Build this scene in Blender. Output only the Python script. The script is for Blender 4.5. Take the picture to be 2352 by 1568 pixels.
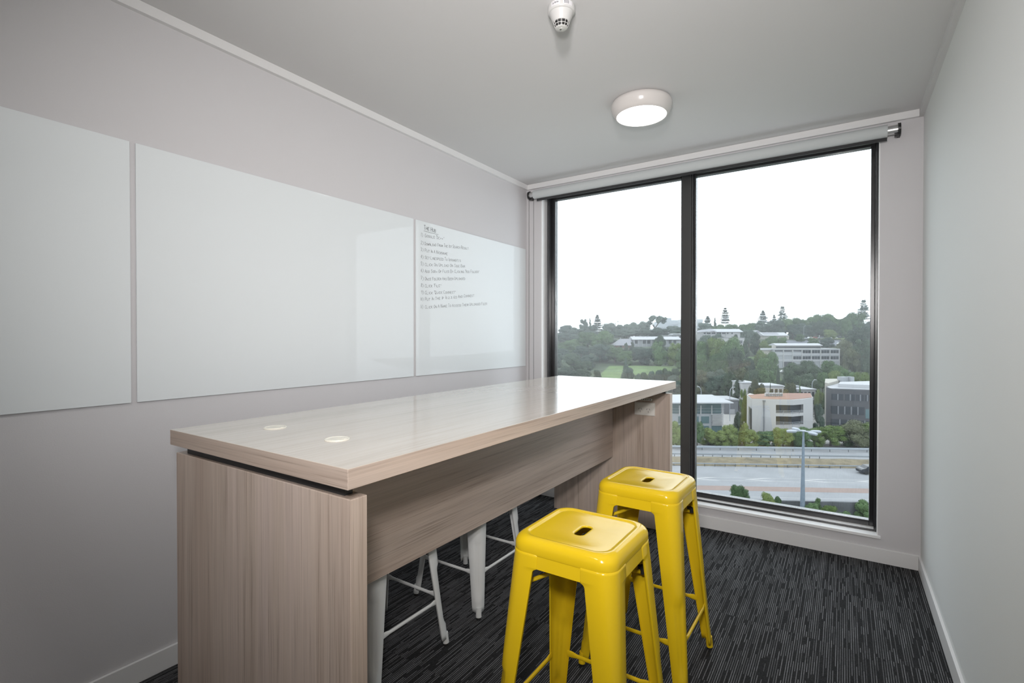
import bpy, math, random
from mathutils import Vector, Matrix

for _o in list(bpy.data.objects): bpy.data.objects.remove(_o)
SC = bpy.context.scene
COL = SC.collection
R = math.radians

# ------------------------------------------------------------------ camera, sky, lights, exposure
CAM = Vector((2.0828, -3.3581, 1.2250)); YAW = 0.58438; F = 1152.935
cam_d = bpy.data.cameras.new('camera'); cam = bpy.data.objects.new('camera', cam_d); COL.objects.link(cam)
cam.location = CAM; cam.rotation_euler = (math.pi/2 - 0.00902, 0, YAW)
cam_d.sensor_width = 36; cam_d.lens = 36*F/2352; cam_d.shift_y = -2.2/2352
cam_d.clip_start = 0.02; cam_d.clip_end = 3000
SC.camera = cam
SC.view_settings.view_transform = 'Standard'; SC.view_settings.look = 'None'
SC.view_settings.exposure = 0.0; SC.view_settings.gamma = 1.0; SC.view_settings.use_curve_mapping = False

W = bpy.data.worlds.new('overcast_sky'); SC.world = W; W.use_nodes = True
wn = W.node_tree.nodes; wl = W.node_tree.links; wn.clear()
_out = wn.new('ShaderNodeOutputWorld'); _bg = wn.new('ShaderNodeBackground')
_tc = wn.new('ShaderNodeTexCoord'); _mp = wn.new('ShaderNodeMapping'); _mp.inputs['Scale'].default_value = (1, 1, 5)
_nz = wn.new('ShaderNodeTexNoise'); _nz.inputs['Scale'].default_value = 2.2; _nz.inputs['Detail'].default_value = 5
_cr = wn.new('ShaderNodeValToRGB')
_cr.color_ramp.elements[0].position = .3; _cr.color_ramp.elements[0].color = (.78, .86, .95, 1)
_cr.color_ramp.elements[1].position = .7; _cr.color_ramp.elements[1].color = (.90, .955, 1, 1)
wl.new(_tc.outputs['Generated'], _mp.inputs['Vector']); wl.new(_mp.outputs[0], _nz.inputs['Vector'])
wl.new(_nz.outputs['Fac'], _cr.inputs['Fac']); wl.new(_cr.outputs['Color'], _bg.inputs['Color'])
wl.new(_bg.outputs[0], _out.inputs['Surface'])
_bg.inputs['Strength'].default_value = 3.5

def area(name, loc, rot, sx, sy, power, color=(1, 1, 1), shape='RECTANGLE', portal=False, spread=180):
    d = bpy.data.lights.new(name, 'AREA'); d.shape = shape; d.size = sx
    if shape in ('RECTANGLE', 'ELLIPSE'): d.size_y = sy
    d.energy = power; d.color = color; d.spread = R(spread)
    if portal: d.cycles.is_portal = True
    o = bpy.data.objects.new(name, d); COL.objects.link(o); o.location = loc; o.rotation_euler = rot
    return o
# the photographer's pair of flash heads, one above the other on a stand by the camera, and an unseen fill light added over the rear of the room
for _z, _p in ((1.84, 12.5), (1.50, 12.5)):
    area('camera_flash', (2.04, -3.42, _z), (R(91), 0, R(25)), .15, .15, _p, (1, .965, .95), 'DISK', spread=112)
area('added_rear_fill', (1.15, -3.75, 2.36), (0, 0, 0), .5, .5, 10, (1, .97, .94), 'DISK')
area('window_portal', (1.19, .30, 1.24), (R(-90), 0, 0), 2.3, 2.4, 1, portal=True)

# ------------------------------------------------------------------ materials
def nt(m): return m.node_tree.nodes, m.node_tree.links
def mat(name, col, rough=.6, metal=0, spec=.5, coat=0, emit=None, es=0, bump=None, vary=None, coat_rough=.05):
    m = bpy.data.materials.new(name); m.use_nodes = True; n, l = nt(m); b = n['Principled BSDF']
    b.inputs['Base Color'].default_value = (*col, 1); b.inputs['Roughness'].default_value = rough
    b.inputs['Metallic'].default_value = metal; b.inputs['Specular IOR Level'].default_value = spec
    b.inputs['Coat Weight'].default_value = coat; b.inputs['Coat Roughness'].default_value = coat_rough
    if emit: b.inputs['Emission Color'].default_value = (*emit, 1); b.inputs['Emission Strength'].default_value = es
    if bump or vary:
        tc = n.new('ShaderNodeTexCoord')
    if bump:
        t = n.new('ShaderNodeTexNoise'); t.inputs['Scale'].default_value = bump[0]; t.inputs['Detail'].default_value = 3
        bp = n.new('ShaderNodeBump'); bp.inputs['Strength'].default_value = bump[1]; bp.inputs['Distance'].default_value = .002
        l.new(tc.outputs['Object'], t.inputs['Vector']); l.new(t.outputs['Fac'], bp.inputs['Height']); l.new(bp.outputs[0], b.inputs['Normal'])
    if vary:
        t = n.new('ShaderNodeTexNoise'); t.inputs['Scale'].default_value = vary[0]; t.inputs['Detail'].default_value = 6
        r = n.new('ShaderNodeValToRGB'); k = vary[1]
        r.color_ramp.elements[0].position = .3; r.color_ramp.elements[0].color = (*[c*(1-k) for c in col], 1)
        r.color_ramp.elements[1].position = .7; r.color_ramp.elements[1].color = (*[min(1, c*(1+k)) for c in col], 1)
        l.new(tc.outputs['Object'], t.inputs['Vector']); l.new(t.outputs['Fac'], r.inputs['Fac']); l.new(r.outputs[0], b.inputs['Base Color'])
    return m
def math_node(n, l, op, a, b=None, c=None):
    q = n.new('ShaderNodeMath'); q.operation = op
    for i, x in enumerate((a, b, c)):
        if x is None: continue
        if isinstance(x, (int, float)): q.inputs[i].default_value = x
        else: l.new(x, q.inputs[i])
    return q.outputs[0]
def ramp(n, l, src, stops):
    r = n.new('ShaderNodeValToRGB'); e = r.color_ramp.elements
    while len(e) < len(stops): e.new(.5)
    for i, (p, c) in enumerate(stops): e[i].position = p; e[i].color = (*c, 1)
    l.new(src, r.inputs['Fac']); return r.outputs[0]

PAINT = mat('wall_paint', (.60, .588, .60), .75, spec=.3, bump=(260, .12), vary=(.7, .012))
CEILP = mat('ceiling_paint', (.64, .635, .635), .8, spec=.25, bump=(260, .1), vary=(.9, .012))
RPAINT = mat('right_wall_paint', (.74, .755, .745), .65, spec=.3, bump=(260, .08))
TRIMP = mat('trim_paint', (.74, .735, .735), .45, spec=.4, bump=(90, .05))
SILLP = mat('sill_paint', (.86, .86, .86), .3, spec=.5)
BOARDG = mat('white_glass', (.72, .755, .77), .5, spec=.3, coat=.42, coat_rough=.0)
INK = mat('marker_ink', (.13, .13, .14), .6)
BLACKM = mat('black_aluminium', (.020, .020, .022), .2, metal=0, spec=.7)
DARKM = mat('dark_plastic', (.012, .012, .012), .4)
WHITEPL = mat('white_plastic', (.56, .555, .545), .3, spec=.5)
ROLLF = mat('blind_fabric', (.52, .545, .55), .7, spec=.2, bump=(900, .3))
ALU = mat('brushed_aluminium', (.62, .62, .62), .3, metal=.9)
STEELG = mat('zinc_bracket', (.55, .56, .57), .4, metal=.3)
RUBBER = mat('black_rubber', (.010, .010, .010), .7)
YEL = mat('yellow_enamel', (.72, .49, .012), .16, spec=.4, bump=(60, .008))
WHT = mat('white_enamel', (.66, .67, .66), .2, spec=.5)
GROM = mat('cream_plastic', (.74, .72, .64), .3)
OUTL = mat('outlet_plastic', (.78, .75, .70), .3)
LAMPE = mat('lamp_diffuser', (.9, .9, .88), .4, emit=(1, .985, .95), es=4.5)
LAMPH = mat('lamp_housing', (.60, .57, .55), .2, spec=.5)

def wood(name, axis, c1, c2, c3, rough=.42, coat=.0, bumpk=.12, k=1.0):
    """laminate with its grain running along AXIS (0,1,2) of the object"""
    m = bpy.data.materials.new(name); m.use_nodes = True; n, l = nt(m); b = n['Principled BSDF']
    tc = n.new('ShaderNodeTexCoord')
    def noise(across, along, sc, det):
        mp = n.new('ShaderNodeMapping'); s = [across]*3; s[axis] = along; mp.inputs['Scale'].default_value = s
        l.new(tc.outputs['Object'], mp.inputs['Vector'])
        t = n.new('ShaderNodeTexNoise'); t.inputs['Scale'].default_value = sc; t.inputs['Detail'].default_value = det
        t.inputs['Roughness'].default_value = .6
        l.new(mp.outputs[0], t.inputs['Vector']); return t.outputs['Fac']
    broad = noise(9, .35, 1, 3); fine = noise(240, 3.2, 1, 3); mid = noise(55, 1.1, 1, 4)
    base = ramp(n, l, broad, [(.30, c1), (.5, c2), (.70, c3)])
    f = math_node(n, l, 'ADD', math_node(n, l, 'MULTIPLY', fine, .55), math_node(n, l, 'MULTIPLY', mid, .45))
    g = ramp(n, l, f, [(.36, (1-.30*k, 1-.32*k, 1-.34*k)), (.47, (1-.04*k,)*3), (.62, (1+.09*k,)*3)])
    mx = n.new('ShaderNodeMix'); mx.data_type = 'RGBA'; mx.blend_type = 'MULTIPLY'; mx.inputs[0].default_value = 1
    l.new(base, mx.inputs[6]); l.new(g, mx.inputs[7]); l.new(mx.outputs[2], b.inputs['Base Color'])
    b.inputs['Roughness'].default_value = rough; b.inputs['Coat Weight'].default_value = coat; b.inputs['Coat Roughness'].default_value = .09
    bp = n.new('ShaderNodeBump'); bp.inputs['Strength'].default_value = bumpk; bp.inputs['Distance'].default_value = .001
    l.new(f, bp.inputs['Height']); l.new(bp.outputs[0], b.inputs['Normal'])
    return m
WC = ((.43, .335, .275), (.52, .425, .36), (.55, .45, .40))
WOODV = wood('laminate_upright', 2, *WC)
WOODH = wood('laminate_lengthwise', 1, *WC)
WOODT = wood('laminate_top', 1, (.50, .445, .38), (.56, .505, .44), (.58, .525, .465), rough=.22, coat=.55, bumpk=.02, k=.45)
WOODE = wood('laminate_edge', 0, *WC)

def carpet():
    m = bpy.data.materials.new('striped_carpet'); m.use_nodes = True; n, l = nt(m); b = n['Principled BSDF']
    tc = n.new('ShaderNodeTexCoord'); sx = n.new('ShaderNodeSeparateXYZ'); l.new(tc.outputs['Object'], sx.inputs[0])
    M = lambda op, a, b_=None, c=None: math_node(n, l, op, a, b_, c)
    def wnoise(*v):
        cx = n.new('ShaderNodeCombineXYZ')
        for i, q in enumerate(v):
            if isinstance(q, (int, float)): cx.inputs[i].default_value = q
            else: l.new(q, cx.inputs[i])
        w = n.new('ShaderNodeTexWhiteNoise'); w.noise_dimensions = '3D'; l.new(cx.outputs[0], w.inputs['Vector']); return w.outputs['Value']
    X, Y = sx.outputs[0], sx.outputs[1]
    # 0.5 m tiles, each row of tiles shifted
    ty = M('FLOOR', M('DIVIDE', Y, .5)); tx = M('FLOOR', M('DIVIDE', M('ADD', X, M('MULTIPLY', wnoise(ty, 5.5, 0), .01)), .5))
    toff = M('MULTIPLY', wnoise(tx, ty, 1), 7.0)
    pitch = .0073
    cx = M('DIVIDE', X, pitch); col = M('FLOOR', cx); fx = M('FRACT', cx)
    rc = wnoise(col, toff, 2)
    seglen = M('MULTIPLY_ADD', rc, .14, .05)
    yy = M('ADD', M('DIVIDE', Y, seglen), M('MULTIPLY', rc, 37)); seg = M('FLOOR', yy)
    rs = wnoise(col, seg, M('ADD', toff, 3))
    on = M('GREATER_THAN', rs, .24)
    line = M('MULTIPLY', M('GREATER_THAN', fx, .30), M('LESS_THAN', fx, .64))
    br = M('MULTIPLY_ADD', wnoise(col, seg, 9), .7, .3)
    v = M('MULTIPLY', M('MULTIPLY', on, line), br)
    # pile loops
    loop = wnoise(M('FLOOR', M('DIVIDE', X, .0022)), M('FLOOR', M('DIVIDE', Y, .003)), 4)
    nz = n.new('ShaderNodeTexNoise'); nz.inputs['Scale'].default_value = 3.5; nz.inputs['Detail'].default_value = 3; l.new(tc.outputs['Object'], nz.inputs['Vector'])
    big = M('MULTIPLY_ADD', nz.outputs['Fac'], .5, .75)
    dark = M('MULTIPLY_ADD', loop, .012, .0155)
    val = M('MULTIPLY', M('ADD', dark, M('MULTIPLY', v, .19)), M('MULTIPLY_ADD', loop, .3, .85))
    val = M('MULTIPLY', val, big)
    cc = n.new('ShaderNodeCombineColor'); l.new(M('MULTIPLY', val, 1.0), cc.inputs[0]); l.new(M('MULTIPLY', val, 1.0), cc.inputs[1]); l.new(M('MULTIPLY', val, 1.045), cc.inputs[2])
    l.new(cc.outputs[0], b.inputs['Base Color']); b.inputs['Roughness'].default_value = .95; b.inputs['Specular IOR Level'].default_value = .15
    bp = n.new('ShaderNodeBump'); bp.inputs['Strength'].default_value = .5; bp.inputs['Distance'].default_value = .002
    l.new(loop, bp.inputs['Height']); l.new(bp.outputs[0], b.inputs['Normal'])
    return m
CARPET = carpet()

def pane_glass():
    m = bpy.data.materials.new('window_glass'); m.use_nodes = True; n, l = nt(m); n.clear()
    o = n.new('ShaderNodeOutputMaterial'); t = n.new('ShaderNodeBsdfTransparent'); g = n.new('ShaderNodeBsdfGlossy')
    g.inputs['Roughness'].default_value = 0; t.inputs['Color'].default_value = (.97, .985, .98, 1)
    fr = n.new('ShaderNodeFresnel'); fr.inputs['IOR'].default_value = 1.5
    ge = n.new('ShaderNodeNewGeometry'); mx = n.new('ShaderNodeMixShader')
    f = math_node(n, l, 'MULTIPLY', math_node(n, l, 'MULTIPLY', fr.outputs[0], 3.8), math_node(n, l, 'SUBTRACT', 1.0, ge.outputs['Backfacing']))
    f = math_node(n, l, 'MINIMUM', f, .9)
    l.new(f, mx.inputs[0]); l.new(t.outputs[0], mx.inputs[1]); l.new(g.outputs[0], mx.inputs[2]); l.new(mx.outputs[0], o.inputs['Surface'])
    return m
PANE = pane_glass()

# ------------------------------------------------------------------ mesh helpers
class MB:
    def __init__(s): s.v = []; s.f = []; s.mi = []; s.m = 0
    def add(s, vs, fs):
        k = len(s.v); s.v += [tuple(p) for p in vs]; s.f += [tuple(i+k for i in f) for f in fs]; s.mi += [s.m]*len(fs); return s
    def box(s, x0, x1, y0, y1, z0, z1):
        return s.add([(x0,y0,z0),(x1,y0,z0),(x1,y1,z0),(x0,y1,z0),(x0,y0,z1),(x1,y0,z1),(x1,y1,z1),(x0,y1,z1)],
                     [(0,3,2,1),(4,5,6,7),(0,1,5,4),(1,2,6,5),(2,3,7,6),(3,0,4,7)])
    def prism(s, pts, z0, z1):
        n = len(pts); a = sum(pts[i][0]*pts[(i+1)%n][1]-pts[(i+1)%n][0]*pts[i][1] for i in range(n))
        if a < 0: pts = pts[::-1]
        return s.add([(x,y,z0) for x,y in pts]+[(x,y,z1) for x,y in pts],
                     [tuple(range(n-1,-1,-1)), tuple(range(n,2*n))]+[(i,(i+1)%n,n+(i+1)%n,n+i) for i in range(n)])
    def xprism(s, pts, x0, x1):   # pts are (y,z)
        n = len(pts); a = sum(pts[i][0]*pts[(i+1)%n][1]-pts[(i+1)%n][0]*pts[i][1] for i in range(n))
        if a < 0: pts = pts[::-1]
        return s.add([(x0,y,z) for y,z in pts]+[(x1,y,z) for y,z in pts],
                     [tuple(range(n-1,-1,-1)), tuple(range(n,2*n))]+[(i,(i+1)%n,n+(i+1)%n,n+i) for i in range(n)])
    def tube(s, p, q, r, n=10, r2=None, flat=1.0):
        p, q = Vector(p), Vector(q); d = (q-p).normalized(); r2 = r if r2 is None else r2
        u = d.cross(Vector((0,0,1)))
        if u.length < 1e-3: u = Vector((1,0,0))
        u.normalize(); w = d.cross(u)
        vs = []
        for c, rr in ((p, r), (q, r2)):
            for i in range(n):
                a = 2*math.pi*i/n; vs.append(c+u*(math.cos(a)*rr*flat)+w*(math.sin(a)*rr))
        return s.add(vs, [(i,(i+1)%n,n+(i+1)%n,n+i)[::-1] for i in range(n)]+[tuple(range(n)), tuple(range(2*n-1,n-1,-1))])
    def path(s, pts, r, n=8, flat=1.0):
        for a, b in zip(pts, pts[1:]): s.tube(a, b, r, n, flat=flat)
        return s
    def lathe(s, prof, n=40, c=(0,0,0), cap=True):  # prof: (r,z)
        vs = []; fs = []
        for r, z in prof:
            for i in range(n):
                a = 2*math.pi*i/n; vs.append((c[0]+r*math.cos(a), c[1]+r*math.sin(a), c[2]+z))
        for k in range(len(prof)-1):
            for i in range(n): fs.append((k*n+i, k*n+(i+1)%n, (k+1)*n+(i+1)%n, (k+1)*n+i))
        if cap: fs += [tuple(range(n-1,-1,-1)), tuple(range((len(prof)-1)*n, len(prof)*n))]
        return s.add(vs, fs)
    def ring(s, rings, closed=True):
        n = len(rings[0]); vs = [p for r in rings for p in r]; fs = []
        for k in range(len(rings)-1):
            for i in range(n if closed else n-1):
                fs.append((k*n+i, k*n+(i+1)%n, (k+1)*n+(i+1)%n, (k+1)*n+i))
        return s.add(vs, fs)
    def build(s, name, m, parent=None, smooth=False, bevel=0, angle=35):
        me = bpy.data.meshes.new(name); me.from_pydata(s.v, [], s.f)
        ms = m if isinstance(m, (list, tuple)) else [m]
        for x in ms: me.materials.append(x)
        if len(ms) > 1: me.polygons.foreach_set('material_index', s.mi)
        if smooth:
            me.polygons.foreach_set('use_smooth', [True]*len(me.polygons))
            me.set_sharp_from_angle(angle=R(angle))
        me.update()
        o = bpy.data.objects.new(name, me); COL.objects.link(o); o.parent = parent
        if bevel:
            b = o.modifiers.new('bevel', 'BEVEL'); b.width = bevel; b.segments = 2; b.limit_method = 'ANGLE'
        return o
def empty(name, loc, rz=0):
    o = bpy.data.objects.new(name, None); COL.objects.link(o); o.location = loc; o.rotation_euler = (0, 0, rz)
    o.empty_display_size = .1; return o
def tag(o, label, cat, group=None, kind=None):
    o['label'] = label; o['category'] = cat
    if group: o['group'] = group
    if kind: o['kind'] = kind
    return o
def struct(o, label=None):
    o['kind'] = 'structure'
    if label: o['label'] = label
    return o
KIDS = {}
def copy_tree(o, parent=None):
    c = o.copy(); COL.objects.link(c); c.parent = parent
    for ch in [x for x in o.children]: copy_tree(ch, c)
    return c

# ------------------------------------------------------------------ room
RW = 2.4224; H = 2.4; YN = -4.9
OX0, OX1, OZ0, OZ1 = .134, 2.2404, .1453, 2.335
struct(MB().box(-.12, RW+.12, YN-.12, .16, -.06, 0).build('floor', CARPET))
struct(MB().box(-.12, RW+.12, YN-.12, .16, H, H+.1).build('ceiling', CEILP))
struct(MB().box(-.12, 0, YN-.12, .16, 0, H).build('wall_left', PAINT))
struct(MB().box(RW, RW+.12, YN-.12, .16, 0, H).build('wall_right', RPAINT))
struct(MB().box(0, RW, YN-.12, YN, 0, H).build('wall_near', PAINT))
wf = MB(); wf.box(0, OX0, 0, .16, 0, H); wf.box(OX1, RW, 0, .16, 0, H); wf.box(OX0, OX1, 0, .16, 0, OZ0-.02); wf.box(OX0, OX1, 0, .16, OZ1, H)
struct(wf.build('wall_far', PAINT))
dr = struct(MB().box(1.35, 2.2, YN+.005, YN+.045, 0, 2.05).build('door_1', mat('door_veneer', (.45, .44, .43), .5), bevel=.002))
MB().path([(1.43, YN+.045, 1.0), (1.43, YN+.09, 1.0), (1.55, YN+.09, 1.0)], .009).build('door_handle', ALU, dr, smooth=True)
BH, BT = .077, .011
struct(MB().xprism([(0,0),(-BT,0),(-BT,BH-.002),(-BT+.002,BH),(0,BH)], 0, RW).build('baseboard_far', TRIMP))
struct(MB().box(0, BT, YN, -BT, 0, BH).build('baseboard_left', TRIMP, bevel=.0015))
struct(MB().box(RW-BT, RW, YN, -BT, 0, BH).build('baseboard_right', TRIMP, bevel=.0015))
struct(MB().box(BT, RW-BT, YN, YN+BT, 0, BH).build('baseboard_near', TRIMP, bevel=.0015))
CH, CT = .0366, .02
struct(MB().box(CT, RW-CT, -CT, 0, H-CH, H).build('trim_1', TRIMP))
struct(MB().box(0, CT, YN, 0, H-CH, H).build('trim_2', TRIMP))
struct(MB().box(RW-CT, RW, YN, 0, H-CH, H).build('trim_3', CEILP))
# window sill board with its nosing
struct(MB().box(OX0-.0, OX1+.0, -.0, .16, OZ0-.02, OZ0).box(OX0-.012, OX1+.012, -.0145, .0, OZ0-.0155, OZ0).build('trim_4', SILLP, bevel=.001))
struct(MB().box(OX0, OX0+.004, -.0005, .16, OZ0, OZ1).box(OX1-.004, OX1, -.0005, .16, OZ0, OZ1).build('trim_5', SILLP))

# window: black aluminium frame in two steps, mullion, two panes
FX0, FX1, FZ0, FZ1 = .1557, 2.2364, .1456, 2.333
GX = ((.201, 1.1639), (1.2602, 2.2047)); GZ0, GZ1 = .1902, 2.2813; GY = .11
wnd = struct(empty('window_1', (0, 0, 0)))
def rect_frame(mb, x0, x1, z0, z1, wl_, wr_, wb_, wt_, y0, y1):
    mb.box(x0, x0+wl_, y0, y1, z0, z1); mb.box(x1-wr_, x1, y0, y1, z0, z1)
    mb.box(x0+wl_, x1-wr_, y0, y1, z0, z0+wb_); mb.box(x0+wl_, x1-wr_, y0, y1, z1-wt_, z1)
m = MB(); rect_frame(m, FX0, FX1, FZ0, FZ1, .016, .012, .012, .02, .050, .15); m.build('outer_frame', BLACKM, wnd, bevel=.0012)
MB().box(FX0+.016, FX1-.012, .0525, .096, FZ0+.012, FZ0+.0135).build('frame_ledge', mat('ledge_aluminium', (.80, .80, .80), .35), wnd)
m = MB()
for (a, b), (ea, eb) in zip(GX, ((FX0+.016, 1.178), (1.246, FX1-.012))):
    rect_frame(m, ea, eb, FZ0+.012, FZ1-.02, a-ea, eb-b, GZ0-FZ0-.012, FZ1-.02-GZ1, .094, .14)
m.build('sash_frame', BLACKM, wnd, bevel=.002)
MB().box(1.178, 1.2355, .060, .15, FZ0+.02, FZ1-.02).box(1.2355, 1.246, .075, .15, FZ0+.02, FZ1-.02).build('mullion', mat('mullion_metal', (.026, .026, .026), .4, spec=.6), wnd, bevel=.0012)
for a, b in GX:
    MB().box(a-.008, b+.008, GY, GY+.008, GZ0-.008, GZ1+.008).build('glass_pane', PANE, wnd)

# roller blind
bl = empty('roller_blind', (1.19, -.05, 2.305)); tag(bl, 'rolled-up grey roller blind mounted across the top of the window', 'blind')
def xlathe(mb, x0, x1, r, n=32, yz=(0,0)): return mb.tube((x0, yz[0], yz[1]), (x1, yz[0], yz[1]), r, n)
xlathe(MB(), .100-1.19, 2.268-1.19, .0325, 40).build('fabric_roll', ROLLF, bl, smooth=True, angle=40)
xlathe(MB(), .062-1.19, 2.316-1.19, .0235, 32).build('roller_tube', ALU, bl, smooth=True)
m = MB(); m.box(.12-1.19, 2.267-1.19, .004, .020, -.046, -.031); m.box(.12-1.19, 2.267-1.19, .0, .004, -.050, -.030); m.build('bottom_rail', BLACKM, bl, bevel=.001)
for sx, x in ((0, .058), (1, 2.318)):
    m = MB(); pts = [(.03*math.cos(a)*1.05, .031*math.sin(a)) for a in [R(t) for t in range(60, 301, 20)]]
    ip = [(p[0]*.72, p[1]*.72) for p in pts]
    poly = pts+ip[::-1]
    n_ = len(pts); vs = []; fs = []
    for xx in (x-1.19-.006, x-1.19+.006):
        vs += [(xx, -abs(p[0])*(1 if p[0] < 0 else -1), p[1]) for p in pts]+[(xx, -abs(p[0])*(1 if p[0] < 0 else -1), p[1]) for p in ip]
    N2 = 2*n_
    for k in range(n_-1):
        fs += [(k, k+1, n_+k+1, n_+k), (N2+k, N2+n_+k, N2+n_+k+1, N2+k+1), (k, N2+k, N2+k+1, k+1), (n_+k, n_+k+1, N2+n_+k+1, N2+n_+k)]
    m.add(vs, fs); m.box(x-1.19-.006, x-1.19+.006, .02, .05, -.03, .03)
    m.box(x-1.19-(.02 if sx else -.0), x-1.19+(.0 if sx else .03), -.012, .01, -.036, -.028)
    m.build('end_bracket', DARKM, bl)
ch = MB()
for cx, dy in ((.0615, -.016), (.084, .016)):
    z = -.03
    while z > -1.45:
        ch.lathe([(.0004, -.0024), (.0021, -.0012), (.0021, .0012), (.0004, .0024)], 6, (cx-1.19, dy, z)); z -= .0062
    ch.tube((cx-1.19, dy, -.02), (cx-1.19, dy, -1.45), .0008, 5)
for i in range(24):
    a = math.pi*i/23; ch.lathe([(.0004, -.0024), (.0021, -.0012), (.0021, .0012), (.0004, .0024)], 6, (.0728-1.19-.0112*math.cos(a), -.016*math.cos(a), -1.45-.012*math.sin(a)))
ch.build('pull_chain', mat('chain_plastic', (.10, .10, .10), .4), bl)

# ------------------------------------------------------------------ glass writing boards
WT, WB = 1.9017, .9915
def board(y0, y1, label):
    o = MB().box(.0015, .0075, y0, y1, WB, WT).build('glass_whiteboard', BOARDG, None, bevel=.0008)
    return tag(o, label, 'whiteboard')
board(-3.98, -2.6308, 'frameless white glass board nearest the camera, cut off by the left edge of the photo')
bB = board(-2.6129, -1.2511, 'long blank white glass board between two others on the left wall')
bC = board(-1.2303, -.0276, 'white glass board with handwritten list, beside the window corner')

GL = {'A':[[(0,0),(.5,1),(1,0)],[(.2,.4),(.8,.4)]],'B':[[(0,0),(0,1),(.7,1),(.85,.78),(.7,.53),(0,.53)],[(.7,.53),(1,.27),(.75,0),(0,0)]],
'C':[[(1,.85),(.6,1),(.15,.8),(0,.45),(.2,.1),(.6,0),(1,.15)]],'D':[[(0,0),(0,1),(.6,.95),(1,.5),(.6,.05),(0,0)]],
'E':[[(1,1),(0,1),(0,0),(1,0)],[(0,.5),(.8,.5)]],'F':[[(1,1),(0,1),(0,0)],[(0,.52),(.8,.52)]],
'G':[[(.95,.85),(.55,1),(.1,.75),(0,.4),(.3,0),(.9,.08),(.95,.45),(.55,.45)]],'H':[[(0,0),(0,1)],[(1,0),(1,1)],[(0,.5),(1,.5)]],
'I':[[(.5,0),(.5,1)]],'K':[[(0,0),(0,1)],[(.95,1),(0,.42),(1,0)]],'L':[[(0,1),(0,0),(.95,0)]],'M':[[(0,0),(.1,1),(.5,.3),(.9,1),(1,0)]],
'N':[[(0,0),(0,1),(1,0),(1,1)]],'O':[[(.5,1),(.1,.8),(0,.45),(.2,.08),(.55,0),(.9,.2),(1,.6),(.8,.92),(.5,1)]],'P':[[(0,0),(0,1),(.75,.98),(1,.75),(.75,.5),(0,.47)]],
'Q':[[(.5,1),(.1,.8),(0,.45),(.2,.08),(.55,0),(.9,.2),(1,.6),(.8,.92),(.5,1)],[(.6,.3),(1,-.1)]],'R':[[(0,0),(0,1),(.75,.98),(.95,.75),(.75,.52),(0,.5)],[(.4,.5),(1,0)]],
'S':[[(.95,.88),(.5,1),(.05,.8),(.3,.55),(.85,.42),(.9,.12),(.45,0),(0,.12)]],'T':[[(0,1),(1,1)],[(.5,1),(.5,0)]],'U':[[(0,1),(0,.25),(.35,0),(.8,.08),(1,.35),(1,1)]],
'W':[[(0,1),(.25,0),(.5,.7),(.75,0),(1,1)]],'X':[[(0,0),(1,1)],[(0,1),(1,0)]],'Y':[[(0,1),(.5,.5),(1,1)],[(.5,.5),(.5,0)]],
'0':[[(.5,1),(.08,.7),(.08,.3),(.5,0),(.92,.3),(.92,.7),(.5,1)]],'1':[[(.5,0),(.5,1)]],'2':[[(.05,.8),(.4,1),(.85,.85),(.8,.55),(0,0),(1,0)]],
'3':[[(.05,.95),(.6,1),(.9,.75),(.45,.55),(.95,.3),(.6,0),(0,.08)]],'4':[[(.7,0),(.7,1),(0,.35),(1,.35)]],'5':[[(.95,1),(.15,1),(.1,.58),(.6,.62),(.95,.32),(.6,0),(0,.05)]],
'6':[[(.8,1),(.25,.7),(.05,.3),(.35,0),(.85,.08),(.85,.42),(.4,.52),(.1,.32)]],'7':[[(0,1),(1,1),(.4,0)],[(.25,.5),(.9,.5)]],'8':[[(.5,.55),(.1,.78),(.5,1),(.88,.78),(.5,.55),(.05,.25),(.5,0),(.95,.25),(.5,.55)]],
'9':[[(.9,.65),(.5,.5),(.1,.75),(.5,1),(.9,.8),(.85,.3),(.7,0)]],')':[[(.1,1.35),(.6,.9),(.65,.3),(.1,-.25)]],'"':[[(.3,1.1),(.3,.85)],[(.6,1.1),(.6,.85)]],
'+':[[(.5,.15),(.5,.75)],[(.1,.45),(.9,.45)]],'.':[[(.3,0),(.38,.06)]],'/':[[(0,-.15),(.8,1.15)]]}
rng = random.Random(4)
def ribbon(mb, pts, w, put):
    for a, b in zip(pts, pts[1:]):
        a, b = Vector(a), Vector(b); d = b-a
        if d.length < 1e-6: continue
        d.normalize(); n_ = Vector((-d.y, d.x))*w/2; e = d*w*.35
        q = [a-e-n_, b+e-n_, b+e+n_, a-e+n_]
        mb.add([put(p) for p in q], [(0, 1, 2, 3)])
def write(mb, text, y0, y1, z0, z1, h, w, put, num=True):
    """TEXT from y0 to y1, its baseline running from z0 to z1; first letter of each word a little larger"""
    adv = [.55 if c == ' ' else (.42 if c in 'I1."' else 1) for c in text]; tot = sum(adv); pitch_ = (y1-y0)/tot
    x = 0; prev = ' '
    for c, a in zip(text, adv):
        g = GL.get(c)
        if g:
            big = 1.25 if prev in ' "' else .86
            hh = h*big*rng.uniform(.93, 1.07); ww = pitch_*.70 if a == 1 else pitch_*.42
            t = x/tot; bx = y0+x*pitch_+rng.uniform(-.03, .03)*pitch_; bz = z0+(z1-z0)*t+rng.uniform(-.05, .05)*h
            sl = rng.uniform(-.03, .10)
            for st in g:
                ribbon(mb, [(bx+(px*ww+(py*hh)*sl), bz+py*hh) for px, py in st], w, put)
        x += a; prev = c
hw = MB(); put = lambda p: (.0079, p[0], p[1])
write(hw, 'THE HUB', -1.163, -1.058, 1.856, 1.853, .021, .0026, put)
ribbon(hw, [(-1.165, 1.8465), (-1.10, 1.845), (-1.04, 1.8455)], .002, put)
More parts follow.
